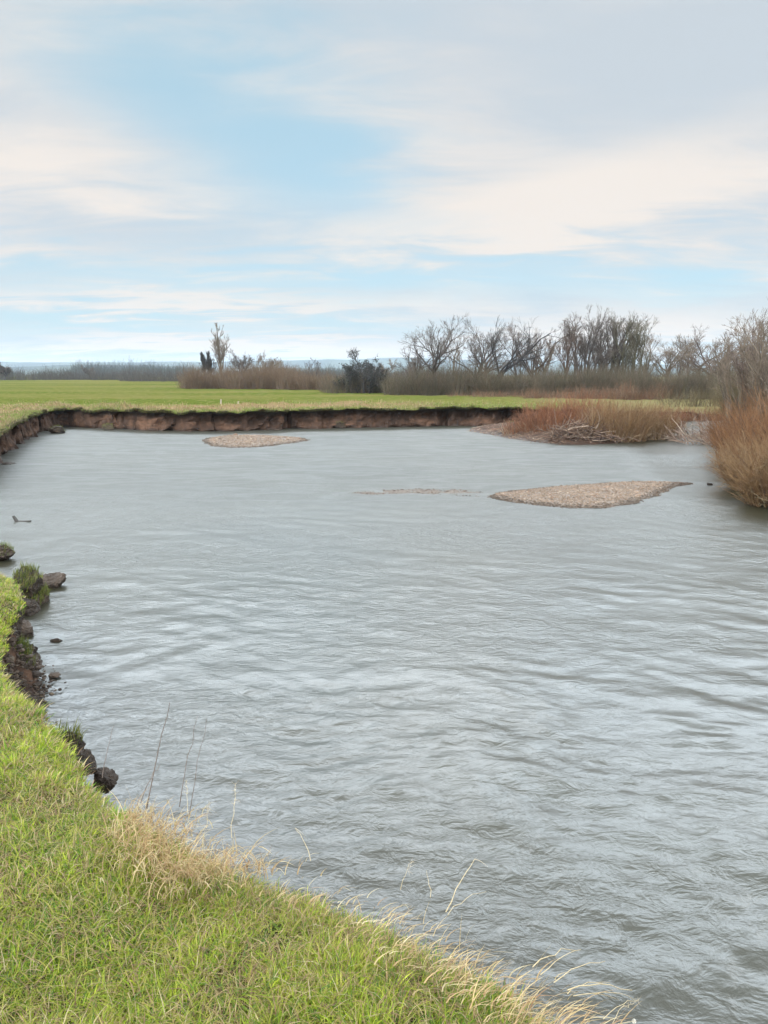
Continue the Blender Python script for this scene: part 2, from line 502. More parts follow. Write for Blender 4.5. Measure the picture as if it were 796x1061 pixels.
# ------------------------------------------------------------------ water
def mat_water():
    m, g, b = material('river_water')
    co = g.new('ShaderNodeNewGeometry').outputs['Position']
    n1 = g.noise(co, 0.25, 3)
    c = g.mix(g.ramp(n1, 0.3, 0.7), (0.020, 0.019, 0.010), (0.027, 0.025, 0.014))
    g.put(b.inputs['Base Color'], c)
    b.inputs['Roughness'].default_value = 0.06
    b.inputs['IOR'].default_value = 1.75
    cv = g.scl(co, (0.8, 1.25, 1))
    a = g.noise(cv, 6.5, 4, 0.6, 0.8); d = g.noise(cv, 19, 3, 0.55, 0.5)
    calm = g.ramp(g.noise(g.scl(co, (0.5, 1, 1)), 0.35, 3, 0.5, 0.6), 0.3, 0.7)
    sy = g.new('ShaderNodeSeparateXYZ'); g.put(sy.inputs[0], co)      # the far reach lies calmer
    reach = g.m('SUBTRACT', 1.0, g.m('MULTIPLY', g.ramp(sy.outputs[1], 6, 14), -0.8))
    streak = g.noise(g.scl(co, (0.42, 1.0, 1)), 1.5, 6, 0.65, 1.0)
    lee = g.m('SUBTRACT', 1.0, g.ramp(g.m('SUBTRACT', sy.outputs[0], g.m('MULTIPLY', sy.outputs[1], 0.25)), 1.4, 3.2))   # sheltered water under the right bank
    ruf = g.m('ADD', 0.16, g.m('MULTIPLY', g.ramp(streak, 0.33, 0.66), 0.15))
    g.put(b.inputs['Roughness'], g.m('ADD', 0.285, g.m('MULTIPLY', g.m('MULTIPLY', g.ramp(sy.outputs[1], 9, 21), lee), ruf)))   # wind ruffle on the open reach
    h = g.m('ADD', a, g.m('MULTIPLY', d, 0.28))
    bp = g.new('ShaderNodeBump'); bp.inputs['Distance'].default_value = 0.035
    g.put(bp.inputs['Strength'], g.m('MULTIPLY', reach, g.m('ADD', 0.10, g.m('MULTIPLY', calm, 0.40))))
    g.put(bp.inputs['Height'], h); g.put(b.inputs['Normal'], bp.outputs[0])
    return m


def riffle(x, y):
    """broken water over the shallow ridge left of the larger bar"""
    a, b = at(352, 511)[:2], at(500, 512)[:2]; e = b - a
    t = np.clip(((x - a[0]) * e[0] + (y - a[1]) * e[1]) / (e @ e), 0, 1)
    d = np.hypot(x - a[0] - t * e[0], y - a[1] - t * e[1] - .35 * np.sin(t * 3.14))
    return np.exp(-(d / .35) ** 2)


def waves(x, y, sp_):
    """height of the ripples; wavelengths the mesh cannot carry are left out"""
    wx = x + 0.35 * pn(x * 0.7, y * 0.7, 71); wy = y + 0.35 * pn(x * 0.7 + 9, y * 0.7, 72)
    patch = 0.45 + np.clip(0.75 + 1.3 * fbm(x * 0.16, y * 0.3, 2, 73), 0.1, 1.6)
    out = 0
    for lam, amp_, sd in ((1.6, .0080, 74), (0.8, .0072, 75), (0.42, .0105, 76), (0.22, .0066, 77), (0.12, .0026, 78)):
        w = np.clip((lam / sp_ - 2.0) / 2.0, 0, 1)
        q = pn(wx / lam * 0.7 + sd, (wy + 0.25 * wx) / lam * 1.25, sd)
        q2 = 0.35 - np.abs(pn(wx / lam * 0.62 - sd, (wy - 0.2 * wx) / lam * 1.1, sd + 20))
        out = out + (q + 0.8 * q2) * amp_ * w
    return out * patch * 1.1 * (1 - .15 * np.clip((y - 5) / 6, 0, 1)) * (1 + 3.0 * riffle(x, y))


rr = np.concatenate([[0.4], 1.0 * np.exp(np.arange(0, 780) * 0.0065), [220.0, 400.0]])
aa = np.concatenate([np.arange(-180, -62, 4.0), np.arange(-62, 62, 0.30), np.arange(62, 180.1, 4.0)])
WR, WA = np.meshgrid(rr, np.radians(aa), indexing='ij')
WX, WY = WR * np.sin(WA), WR * np.cos(WA)
spc = np.where(np.abs(np.degrees(WA)) < 62, WR * 0.0065, 9.0)
WZ = waves(WX, WY, np.maximum(spc, 0.012))
wi = np.arange(WX.size).reshape(WX.shape)
wq = np.stack([wi[:-1, :-1], wi[1:, :-1], wi[1:, 1:], wi[:-1, 1:]], -1).reshape(-1, 4)
wt = mesh_np('water', np.stack([WX, WY, WZ], -1), wq[:, ::-1], mat_water())
tag(wt, 'rippled grey river reflecting the cloudy sky', 'river', kind='structure')


# ------------------------------------------------------------------ hills and haze
def ridge(name, dist, prof, depth, mat, label):
    """a long low hill: profile (pixel x, pixel y) at the given distance"""
    xs = np.linspace(-700, 1500, 260)
    ph = np.interp(xs, [p[0] for p in prof], [p[1] for p in prof])
    hgt = np.array([far(398, q, dist)[2] for q in ph]) + fbm(xs * 0.012, xs * 0 + dist, 4, 61) * dist * 0.0016
    X = (xs - 398) / F_PX * dist / _cp
    rows = []
    for t in np.linspace(0, 1, 12):
        k = math.sin(math.pi * min(1, t * 1.0))
        rows.append(np.stack([X * (1 + 0.1 * t), np.full_like(X, dist - depth / 2 + depth * t) + fbm(X * .002, X * 0 + t * 3, 2, 62) * depth * .1,
                              -2 + (np.maximum(hgt, 3) + 2) * k ** 0.8 * (1 + 0.12 * fbm(X * .004, X * 0 + t * 4, 3, 63))], -1))
    V = np.array(rows); n0, n1 = V.shape[:2]
    ii = np.arange(n0 * n1).reshape(n0, n1)
    q = np.stack([ii[:-1, :-1], ii[:-1, 1:], ii[1:, 1:], ii[1:, :-1]], -1).reshape(-1, 4)
    return tag(mesh_np(name, V, q, mat), label, 'hills', kind='structure')


def mat_hill():
    m, g, b = material('wooded_hills')
    co = g.new('ShaderNodeNewGeometry').outputs['Position']
    n = g.noise(co, 0.006, 5, 0.55)
    c = g.mix(g.ramp(n, 0.42, 0.58), (0.03, 0.034, 0.03), (0.055, 0.062, 0.042))
    g.put(b.inputs['Base Color'], c); b.inputs['Roughness'].default_value = 1.0; b.inputs['Specular IOR Level'].default_value = 0
    return m


mh = mat_hill()
ridge('hills', 3600, [(-700, 371), (-100, 373), (60, 375.5), (200, 375), (300, 374), (370, 372), (430, 371.5), (520, 373), (700, 379), (1500, 378)], 700, mh, 'low blue wooded hills along the horizon')
ridge('hills', 2300, [(-700, 381), (0, 382), (90, 378.5), (150, 377.5), (200, 380), (260, 384), (330, 381), (420, 380), (560, 383), (800, 381), (1500, 380)], 500, mh, 'nearer low dark ridge in front of the blue hills')

hz = bmesh.new(); bmesh.ops.create_cube(hz, size=1.0)
for v in hz.verts: v.co = (v.co.x * 10400, v.co.y * 10400, v.co.z * 90 + 43)
hm = bpy.data.meshes.new('haze'); hz.to_mesh(hm); hz.free()
ho = bpy.data.objects.new('haze', hm); C.objects.link(ho)
m = bpy.data.materials.new('haze'); m.use_nodes = True
g = NG(m.node_tree); g.n.clear()
o_ = g.new('ShaderNodeOutputMaterial'); v_ = g.new('ShaderNodeVolumePrincipled')
v_.inputs['Color'].default_value = (0.72, 0.87, 1.0, 1); v_.inputs['Density'].default_value = 0.00017; v_.inputs['Anisotropy'].default_value = 0.2
g.put(o_.inputs['Volume'], v_.outputs[0]); hm.materials.append(m)
tag(ho, 'thin blue winter haze over the flood plain', 'haze', kind='stuff')


# ------------------------------------------------------------------ plants: rods, trees, grass
def rods(base, dirs, length, r0, nseg=4, bend=0.2, rng=None, droop=0.0, tip=0.25):
    """curved tapering stems; returns joints (n, nseg+1, 3) and radii"""
    n = len(base); P = np.zeros((n, nseg + 1, 3)); P[:, 0] = base
    d = dirs / np.linalg.norm(dirs, axis=1, keepdims=True)
    length = np.broadcast_to(length, (n,)); r0 = np.broadcast_to(r0, (n,))
    b = rng.normal(0, bend, (n, 3))
    for i in range(nseg):
        P[:, i + 1] = P[:, i] + d * (length / nseg)[:, None]
        d = d + b / nseg + rng.normal(0, bend * 0.4, (n, 3)) / nseg; d[:, 2] -= droop / nseg
        d /= np.linalg.norm(d, axis=1, keepdims=True)
    t = np.linspace(0, 1, nseg + 1)
    RR = r0[:, None] * (1 - (1 - tip) * t[None])
    return P, RR


def rod_mesh(P, RR, k=3):
    n, m_ = P.shape[:2]
    return tubes(P[:, :-1].reshape(-1, 3), P[:, 1:].reshape(-1, 3), RR[:, :-1].ravel(), RR[:, 1:].ravel(), k)


def add_rods(bag, P, RR, col, k=3):
    V, F = rod_mesh(P, RR, k)
    per = (P.shape[1] - 1) * 2 * k
    c = np.repeat(np.asarray(col), per, axis=0) if np.ndim(col) == 2 else col
    bag.add(V, F, c)


def pick(rng, n, cols, w, jit=0.18):
    c = np.array(cols)[rng.choice(len(cols), n, p=np.array(w) / sum(w))]
    return c * (1 + rng.uniform(-jit, jit, (n, 1)))


def twigs_on(P, RR, per, lo, hi, lenf, rf, rng, spread=0.8, nseg=2, up=0.3, bend=.25):
    """side shoots along the upper part of each rod"""
    n, m_ = P.shape[:2]
    i = np.repeat(np.arange(n), per); t = rng.uniform(lo, hi, len(i)) * (m_ - 1)
    a = np.minimum(t.astype(int), m_ - 2); f = (t - a)[:, None]
    b = P[i, a] * (1 - f) + P[i, a + 1] * f
    d = P[i, a + 1] - P[i, a]; L = np.linalg.norm(P[:, -1] - P[:, 0], axis=1)[i]
    d = d / np.maximum(np.linalg.norm(d, axis=1, keepdims=True), 1e-9) + rng.normal(0, spread, (len(i), 3)); d[:, 2] += up
    Lt = L * lenf * rng.uniform(0.5, 1.3, len(i)) * (1.15 - t / (m_ - 1) * 0.5)
    return rods(b, d, Lt, RR[i, a] * rf, nseg, bend, rng), i


def shrub_geo(bag, rng, cx, cy, z, rx, ry, n, hmin, hmax, cols, w, r=0.008, twig=3, lean=0.35, outlean=0.5, bend=0.35, dirbias=(0, 0), tw_len=.22, nseg=4, k=3):
    a = rng.uniform(0, 2 * np.pi, n); q = np.sqrt(rng.uniform(0, 1, n))
    bx, by = np.cos(a) * q, np.sin(a) * q
    base = np.stack([cx + bx * rx, cy + by * ry, np.full(n, z) if np.ndim(z) == 0 else z], 1)
    d = np.stack([bx * outlean + dirbias[0] + rng.normal(0, lean, n), by * outlean + dirbias[1] + rng.normal(0, lean, n), np.ones(n)], 1)
    L = rng.uniform(hmin, hmax, n) * (1.05 - 0.35 * q ** 2)
    P, RR = rods(base, d, L, r * rng.uniform(0.6, 1.3, n), nseg, bend, rng)
    c = pick(rng, n, cols, w)
    add_rods(bag, P, RR, c, k)
    if twig:
        (P2, R2), i = twigs_on(P, RR, twig, 0.3, 1.0, tw_len, 0.6, rng)
        add_rods(bag, P2, R2, c[i], 3)
    return P, RR, c


def grow(rng, h, spread, style):
    """one bare tree as levels of segments: list per level of (p0,p1,r0,r1)"""
    st = dict(trunk=0.45, limbs=7, l1=0.6, ang=0.75, jit=0.16, up=0.12, kids=(6, 6, 5), ratio=0.55, tr=0.03, t0=.45)
    st.update(style)
    lev = [[] for _ in range(5)]
    stack = []

    def branch(p, d, L, r, lv, taper=0.22):
        n = (6, 6, 5, 3, 2)[lv]
        pts, dd = [], d / np.linalg.norm(d)
        r1 = r * taper
        for i in range(n):
            q = p + dd * L / n
            ra, rb = r + (r1 - r) * i / n, r + (r1 - r) * (i + 1) / n
            lev[lv].append((p, q, ra, rb)); pts.append((p, q, dd.copy(), ra, (i + 0.5) / n))
            p = q
            dd = dd + rng.normal(0, st['jit'] * (0.5, 1.0, .8, .8, .8)[lv], 3); dd[2] += st['up'] * (0.3 if lv < 1 else 1)
            dd /= np.linalg.norm(dd)
        return pts, p, dd, r1
    r0 = h * st['tr'] * 1.3
    starts = st.get('starts') or [(0, 0, rng.normal(0, .04), rng.normal(0, .04), 1.0)]
    for (sx, sy, lx, ly, hs) in starts:
        pts, pe, de, re_ = branch(np.array([sx, sy, -0.15]), np.array([lx, ly, 1.0]), h * st['trunk'] * hs, r0 * hs, 0, st.get('taper', 0.55))
        for j in range(st['limbs']):
            t = rng.uniform(st['t0'], 1.0) if j > 1 else 1.0
            p0, p1, dd, ra, tt = pts[min(5, int(t * 6))]
            f = (t * 6) % 1 if t < 1 else 1
            az = 2.4 * j + rng.uniform(-.6, .6)
            a = st['ang'] * rng.uniform(0.5, 1.25) * (0.45 if (j == 0 and st.get('leader', 0)) else 1)
            side = np.array([math.cos(az) * spread, math.sin(az) * spread, 0])
            d = dd * math.cos(a) + side * math.sin(a)
            L = h * st['l1'] * hs * rng.uniform(0.7, 1.1) * ((1.3 - 0.95 * t) if st.get('spire') else 1.0 if t == 1.0 else 1.25 - 0.5 * t)
            stack.append((p0 + (p1 - p0) * f, d, L, ra * 0.5 if j else ra * .72, 1))
    while stack:
        p, d, L, r, lv = stack.pop()
        pts, pe, de, re_ = branch(p, d, L, r, lv)
        if lv >= 4: continue
        k = st['kids'][lv - 1] if lv - 1 < len(st['kids']) else 0
        k = max(1, int(k * rng.uniform(0.75, 1.25)))
        for j in range(k):
            t = rng.uniform(0.25, 1.0); p0, p1, dd, ra, tt = pts[min(len(pts) - 1, int(t * len(pts)))]
            f = (t * len(pts)) % 1
            s_ = rng.normal(0, 1, 3); s_ -= dd * s_.dot(dd); s_ /= np.linalg.norm(s_)
            a = rng.uniform(0.3, 0.8)
            Lc = L * (st['ratio'], st['ratio'] + .1, st['ratio'] + .15)[min(lv - 1, 2)] * rng.uniform(0.55, 1.15) * (1.2 - 0.5 * t)
            stack.append((p0 + (p1 - p0) * f, dd * math.cos(a) + s_ * math.sin(a), Lc, max(ra * 0.5, 0.006), lv + 1))
    return lev


BARK = {'grey': (0.055, 0.045, 0.04), 'brown': (0.07, 0.048, 0.036), 'dark': (0.035, 0.03, 0.03), 'tan': (0.11, 0.085, 0.06), 'olive': (0.075, 0.068, 0.042)}
TWIG = {'grey': (0.105, 0.085, 0.072), 'brown': (0.115, 0.082, 0.066), 'dark': (0.055, 0.048, 0.045), 'tan': (0.155, 0.118, 0.088), 'olive': (0.11, 0.094, 0.064)}
LIMBS = 14


def tree(px, Y, top, label, style, spread=1.0, seed=0, colour='grey', name='bare_tree', cat='tree', group=None, z0=None, minr=0.010, leaf=None):
    rng = np.random.RandomState(seed); minr = minr * max(1.0, Y / 62.0)
    x = (px - 398) / F_PX * Y / _cp * 1.0
    x = far(px, 388, Y)[0]
    z = 1.1 if z0 is None else z0
    h = far(px, top, Y)[2] - z
    t = thing(name, (x, Y, z), label, cat, group)
    lev = grow(rng, h, spread, style)
    # scale the finished growth to the tree's height
    zmax = max(s[1][2] for l in lev for s in l); k = h / zmax
    def arr(l, mn): return [np.array([s[i] for s in l]) * k for i in (0, 1)] + [np.maximum(np.array([s[i] for s in l]) * k, mn) for i in (2, 3)]
    for q in range(0, len(lev[0]), 6):
        tb = Bag(); a = arr(lev[0][q:q + 6], 0.02); V, F = tubes(*a, 8); tb.add(V, F, BARK[colour])
        tb.build('trunk', M_BARK, t)
    cb = Bag()
    for i, l in enumerate(lev[1:], 1):
        if not l: continue
        a = arr(l, minr * (1.5, 1.4, 1.0, .8, .66)[i]); V, F = tubes(*a, 6 if i == 1 else 3 if i > 2 else 4)
        c0 = np.array(BARK[colour] if i <= 2 else TWIG[colour])
        cb.add(V, F, np.repeat(c0 * (1 + rng.uniform(-.2, .2, (len(l), 1))), len(V) // len(l), axis=0))
    cb.build('crown', M_STEM, t)
    if leaf:
        lb = Bag(); src = lev[1] + lev[2] + lev[3]
        P = np.array([s[1] for s in src]) * k
        P = P[rng.choice(len(P), leaf[0])] + rng.normal(0, h * 0.03, (leaf[0], 3))
        P = P[P[:, 2] < h * leaf[2]]
        V, F = flakes(P, h * leaf[1], rng); lb.add(V, F, np.repeat(pick(rng, len(P), [(0.035, 0.04, 0.035), (0.05, 0.045, 0.04)], [1, 1]), 4, axis=0))
        lb.build('ivy', M_BLADE, t)
    return t


def flakes(P, size, rng):
    n = len(P); a = rng.normal(0, 1, (n, 3)); a /= np.linalg.norm(a, axis=1, keepdims=True)
    b = rng.normal(0, 1, (n, 3)); b -= a * (a * b).sum(1, keepdims=True); b /= np.linalg.norm(b, axis=1, keepdims=True)
    s = size * rng.uniform(.5, 1.3, (n, 1))
    V = np.stack([P - a * s, P + b * s * .6, P + a * s, P - b * s * .6], 1)
    return V.reshape(-1, 3), np.arange(4 * n).reshape(n, 4)


OAK = dict(trunk=0.34, limbs=7, l1=0.62, ang=1.0, jit=0.30, up=0.05, kids=(8, 7, 4), ratio=0.5, tr=0.036, t0=.6)
ROUND = dict(trunk=0.42, limbs=10, l1=0.55, ang=0.85, jit=0.2, up=0.10, kids=(8, 7, 4), ratio=0.52, tr=0.03, t0=.5)
VASE = dict(trunk=0.36, limbs=9, l1=0.66, ang=0.6, jit=0.15, up=0.10, kids=(8, 7, 4), ratio=0.5, tr=0.03, t0=.6)
UPRIGHT = dict(trunk=0.62, limbs=12, l1=0.48, ang=0.5, jit=0.10, up=0.12, kids=(7, 6, 4), ratio=0.52, tr=0.02, t0=.2, leader=1)
POPLAR = dict(spire=1, trunk=0.92, limbs=26, l1=0.40, ang=0.5, jit=0.1, up=0.22, kids=(6, 5, 3), ratio=0.42, tr=0.017, t0=.15, leader=1, taper=.2)
COLUMN = dict(spire=1, trunk=0.92, limbs=40, l1=0.46, ang=0.36, jit=0.08, up=0.3, kids=(6, 6, 3), ratio=0.4, tr=0.02, t0=.1, leader=1, taper=.3)
MULTI = dict(UPRIGHT, starts=[(-.4, 0, -.13, .05, .95), (.15, .2, .03, .0, 1.0), (.6, -.1, .15, 0, .9), (-.1, -.3, -.03, -.05, .85)], limbs=7, trunk=.6)

TG = 'bare winter trees behind the pasture'
tree(449, 68, 323, 'large bare tree with a broad rounded crown standing left of the wood edge', dict(ROUND, starts=[(0, 0, .02, 0, 1.0), (-.35, .1, -.42, 0, .62)], limbs=7), 1.0, 3, 'grey', group=TG)
tree(489, 70, 327, 'slim bare tree with one dark upright trunk right of the large round crowned tree', dict(ROUND, trunk=.5, ang=.7), 1.17, 5, 'grey', group=TG)
tree(516, 69, 324, 'bare tree forking low into two crooked dark limbs with a vase shaped crown', dict(VASE, trunk=.24, limbs=6, jit=.2), 1.37, 8, 'dark', group=TG)
tree(553, 70, 327, 'bare tree of several thin crossing limbs between the forked tree and the tall upright group', VASE, 1.17, 12, 'brown', group=TG)
tree(585, 67, 322, 'reddish brown upright bare tree, leftmost of the tall dense group', UPRIGHT, 1.0, 14, 'brown', group=TG)
tree(607, 67, 314, 'tallest bare tree of the upright group, its tip above all the others', MULTI, 1.0, 15, 'grey', group=TG)
tree(630, 68, 321, 'bare upright tree with a dark trunk leaning right in the middle of the tall group', dict(MULTI, ang=.5), 1.0, 17, 'grey', group=TG)
tree(653, 67, 318, 'olive brown many stemmed tree, rightmost of the tall dense group', MULTI, 1.0, 19, 'olive', group=TG)
tree(690, 70, 345, 'small rounded bare tree in the gap right of the tall dense group', ROUND, 1.43, 22, 'tan', group=TG)
tree(712, 72, 345, 'thin pale bare tree between the small rounded tree and the gnarled oak', UPRIGHT, 1.30, 24, 'tan', group=TG)
tree(734, 66, 334, 'gnarled bare oak with thick twisting limbs spreading over the right hand scrub', dict(OAK, starts=[(0, 0, -.05, 0, 1.0), (1.3, .2, .10, 0, .7)]), 1.15, 27, 'brown', group=TG)
tree(230, 105, 334, 'tall thin poplar rising alone above the reddish thicket', POPLAR, 0.9, 31, 'tan', name='poplar', group=TG)
tree(213, 106, 364, 'short dark columnar tree, left one of the pair beside the tall poplar', COLUMN, 0.9, 33, 'dark', name='columnar_tree', group=TG)
tree(219.5, 106, 363, 'dark columnar tree next to the tall poplar, right one of the pair', COLUMN, 0.9, 35, 'dark', name='columnar_tree', group=TG)
tree(248, 100, 360, 'dark forked tree leaning right out of the reddish thicket', dict(VASE, starts=[(0, 0, .16, 0, 1)]), 0.8, 37, 'grey', group=TG)
tree(270, 104, 362, 'broad pale faint tree behind the middle of the reddish thicket', ROUND, 1.0, 39, 'tan', group=TG)
tree(283, 108, 370, 'low pale tree at the right shoulder of the broad faint tree', ROUND, 1.0, 40, 'tan', group=TG)
tree(326, 95, 370, 'thin spindly tree poking out of the thicket left of the dark ivy tree', dict(MULTI, limbs=4, kids=(4, 3, 2)), .9, 41, 'grey', group=TG)
tree(377, 72, 359, 'dark almost black tree holding ivy and old leaves at the end of the thicket', dict(ROUND, trunk=.35, starts=[(0, 0, .03, 0, 1.0), (-.5, .2, -.2, 0, .8), (.5, -.1, .25, 0, .8), (-1.1, 0, -.25, 0, .5)], t0=.3, limbs=7), 1.2, 43, 'dark', name='ivy_tree', group=TG, leaf=(5200, .016, .93))
tree(401, 76, 371, 'small faint bare tree between the black ivy tree and the large round crowned tree', ROUND, 1.0, 45, 'tan', group=TG)
for i, px in enumerate((428, 470, 503, 537, 566, 596, 618, 641, 672, 702, 722, 750)):
    tree(px, 75 + (i * 37 % 11), (354, 340, 335, 336, 333, 330, 331, 333, 342, 347, 346, 343)[i], 'slender fine twigged bare tree in the fainter back row of the wood', dict((VASE, UPRIGHT, ROUND, UPRIGHT)[i % 4], kids=(6, 5, 3), limbs=7), 1.2, 60 + i, ('grey', 'tan', 'brown')[i % 3], group='back row of bare trees')
tree(5, 240, 375, 'round topped bare tree in the distant hedgerow at the left edge', ROUND, 1.1, 47, 'grey', group=TG, minr=.03)
tree(92, 260, 377.5, 'broad low tree in the distant hedgerow left of the wooded rise', ROUND, 1.3, 48, 'grey', group=TG, minr=.03)


def thicket(name, label, spans, seed, cols, w, kind='stuff', cat='thicket', r=.014, twig=4):
    """undergrowth reading as one mass: spans of (px0, px1, Y0, Y1, top py0, top py1, count, stems)"""
    rng = np.random.RandomState(seed); bag = Bag()
    for (x0, x1, Y0, Y1, t0, t1, cnt, stems) in spans:
        for i in range(cnt):
            f = rng.uniform(0, 1); px = x0 + (x1 - x0) * f; dpt = rng.uniform(0, 1) ** 1.3
            Y = Y0 + (Y1 - Y0) * dpt
            top = t0 + (t1 - t0) * f + rng.normal(0, 2.0) - 2 * dpt + 8 * float(pn(px * .045, seed * 1.0 + .5, 95)) + 7 * float(pn(px * .15, seed * 2.0, 96))
            x = far(px, 388, Y)[0]; h = max(0.6, far(px, top, Y)[2] - 1.05)
            sc = Y / 65.0
            shrub_geo(bag, rng, x, Y, 1.0, 0.8 * sc, 0.7 * sc, stems, h * .55, h * 1.28, cols, w, r=r * sc, twig=twig, lean=.22, outlean=.35, bend=.4, tw_len=.3)
    return tag(bag.build(name, M_STEM), label, cat, kind=kind)


thicket('thicket', 'reddish brown thicket of bare scrub round the poplar', [(188, 250, 96, 102, 386, 379, 34, 60), (240, 300, 93, 99, 380, 384, 34, 60), (290, 345, 88, 95, 384, 387, 34, 60), (262, 300, 96, 104, 377, 380, 14, 60)], 101,
        [(0.124, 0.077, 0.046), (0.105, 0.071, 0.046), (0.136, 0.099, 0.062)], [3, 3, 1])
thicket('thicket', 'olive brown undergrowth of bare scrub below the wood', [(340, 420, 72, 78, 391, 388, 30, 60), (405, 480, 65, 72, 389, 383, 50, 70), (475, 570, 64, 71, 384, 386, 60, 70), (560, 660, 61, 68, 386, 384, 64, 70), (650, 760, 58, 66, 385, 386, 70, 70), (750, 860, 56, 64, 380, 376, 50, 60)], 103,
        [(0.088, 0.066, 0.044), (0.072, 0.063, 0.036), (0.110, 0.077, 0.050), (0.061, 0.050, 0.036)], [3, 3, 2, 2])
thicket('low_scrub', 'low reddish scrub along the foot of the wood on the right', [(548, 700, 56.5, 58.5, 404, 402, 60, 40), (470, 560, 60, 62, 407, 405, 16, 30)], 111,
        [(0.143, 0.072, 0.042), (0.117, 0.078, 0.049), (0.169, 0.111, 0.065)], [3, 2, 1], cat='scrub')
thicket('hedgerow', 'distant grey hedgerow along the back of the pasture', [(-120, 60, 235, 260, 385, 384, 60, 40), (50, 140, 235, 262, 385, 384, 40, 40), (130, 215, 190, 215, 388, 387, 34, 40), (200, 430, 300, 330, 384, 383, 60, 36)], 105,
        [(0.055, 0.045, 0.037), (0.065, 0.052, 0.040), (0.040, 0.037, 0.030)], [2, 2, 1], cat='hedgerow', twig=3)
thicket('woodland', 'far grey wood in front of the blue hills', [(-150, 110, 560, 640, 383, 382, 60, 50), (80, 205, 560, 640, 379.5, 379.5, 60, 60), (300, 460, 560, 640, 383, 383, 50, 40), (540, 760, 560, 640, 383, 383, 40, 30)], 107,
        [(0.037, 0.035, 0.030), (0.045, 0.043, 0.030)], [1, 1], cat='wood', twig=3)


# ------------------------------------------------------------------ gravel bars and the scrub island
def ico():
    bm = bmesh.new(); bmesh.ops.create_icosphere(bm, subdivisions=1, radius=1)
    V = np.array([v.co[:] for v in bm.verts]); F = np.array([[v.index for v in f.verts] for f in bm.faces]); bm.free()
    return V, F


ICO_V, ICO_F = ico()


def pebbles(bag, P, size, rng, cols, w, wet=1.0):
    n = len(P); s = size[:, None] * np.stack([rng.uniform(.7, 1.3, n), rng.uniform(.7, 1.3, n), rng.uniform(.35, .75, n)], 1)
    a = rng.uniform(0, 2 * np.pi, n); ca, sa = np.cos(a)[:, None], np.sin(a)[:, None]
    L = ICO_V[None] * s[:, None] * (1 + rng.uniform(-.15, .15, (n, 12, 1)))
    V = np.stack([L[..., 0] * ca - L[..., 1] * sa, L[..., 0] * sa + L[..., 1] * ca, L[..., 2]], -1) + P[:, None]
    F = (np.arange(n)[:, None, None] * 12 + ICO_F[None]).reshape(-1, 3)
    bag.add(V.reshape(-1, 3), F, np.repeat(pick(rng, n, cols, w, .25) * np.broadcast_to(wet, (n,))[:, None], 12, axis=0))


def poly_dist(poly, P):
    """signed distance to a closed polygon (positive inside)"""
    n = len(poly); d = np.full(len(P), 1e9); ins = np.zeros(len(P), bool)
    for i in range(n):
        a, b = poly[i], poly[(i + 1) % n]; e = b - a
        t = np.clip(((P - a) @ e) / max(e @ e, 1e-12), 0, 1)
        d = np.minimum(d, np.linalg.norm(P - (a + t[:, None] * e), axis=1))
        c = ((a[1] > P[:, 1]) != (b[1] > P[:, 1]))
        ins ^= c & (P[:, 0] < (b[0] - a[0]) * (P[:, 1] - a[1]) / (b[1] - a[1] + 1e-12) + a[0])
    return np.where(ins, d, -d)


def mound(name, pix, hgt, width, mat, step=0.1, seed=0, rough=.03, lift=0.0):
    """a bank of shingle or earth rising out of the water inside an outline"""
    poly = np.array([at(*p)[:2] for p in pix])
    for _ in range(2):
        nx = np.roll(poly, -1, 0); poly = np.stack([poly * .75 + nx * .25, poly * .25 + nx * .75], 1).reshape(-1, 2)
    lo, hi = poly.min(0) - .5, poly.max(0) + .5
    X, Y = np.meshgrid(np.arange(lo[0], hi[0], step), np.arange(lo[1], hi[1], step))
    P = np.stack([X.ravel(), Y.ravel()], 1); d = poly_dist(poly, P)
    d = d + fbm(P[:, 0] * 1.5, P[:, 1] * 1.5, 3, seed) * .10 + fbm(P[:, 0] * 5, P[:, 1] * 5, 2, seed + 3) * .05
    Z = np.where(d > 0, hgt * (1 - np.exp(-np.maximum(d, 0) / width)), d * .35) + fbm(P[:, 0] * 3, P[:, 1] * 3, 3, seed + 7) * rough * np.clip(d / .3, 0, 1) + lift
    Z = np.maximum(Z, -.3)
    ii = np.arange(len(P)).reshape(X.shape)
    q = np.stack([ii[:-1, :-1], ii[:-1, 1:], ii[1:, 1:], ii[1:, :-1]], -1).reshape(-1, 4)
    keep = (d[q] > -.45).any(1)
    c = np.array([poly.mean(0)[0], poly.mean(0)[1], 0])
    o = mesh_np(name, np.stack([P[:, 0], P[:, 1], Z], 1) - c, q[keep], mat)
    o.location = c
    return o, P, Z, d, c


def mat_shingle():
    m, g, b = material('wet_shingle')
    co = g.new('ShaderNodeNewGeometry').outputs['Position']
    v = g.new('ShaderNodeTexVoronoi'); g.put(v.inputs[0], co); v.inputs['Scale'].default_value = 26
    sp = g.new('ShaderNodeSeparateColor'); g.put(sp.inputs[0], v.outputs['Color'])
    c = g.mix(sp.outputs[0], (0.085, 0.062, 0.045), (0.19, 0.145, 0.11))
    z = g.new('ShaderNodeSeparateXYZ'); g.put(z.inputs[0], co)
    c = g.mix(g.m('SUBTRACT', 1.0, g.ramp(z.outputs[2], 0.0, 0.05)), c, (0.085, 0.062, 0.045))
    g.put(b.inputs['Base Color'], c); b.inputs['Roughness'].default_value = .7
    bp = g.new('ShaderNodeBump'); bp.inputs['Strength'].default_value = .7; bp.inputs['Distance'].default_value = .02
    g.put(bp.inputs['Height'], g.m('SUBTRACT', 1.0, v.outputs['Distance'])); g.put(b.inputs['Normal'], bp.outputs[0])
    return m


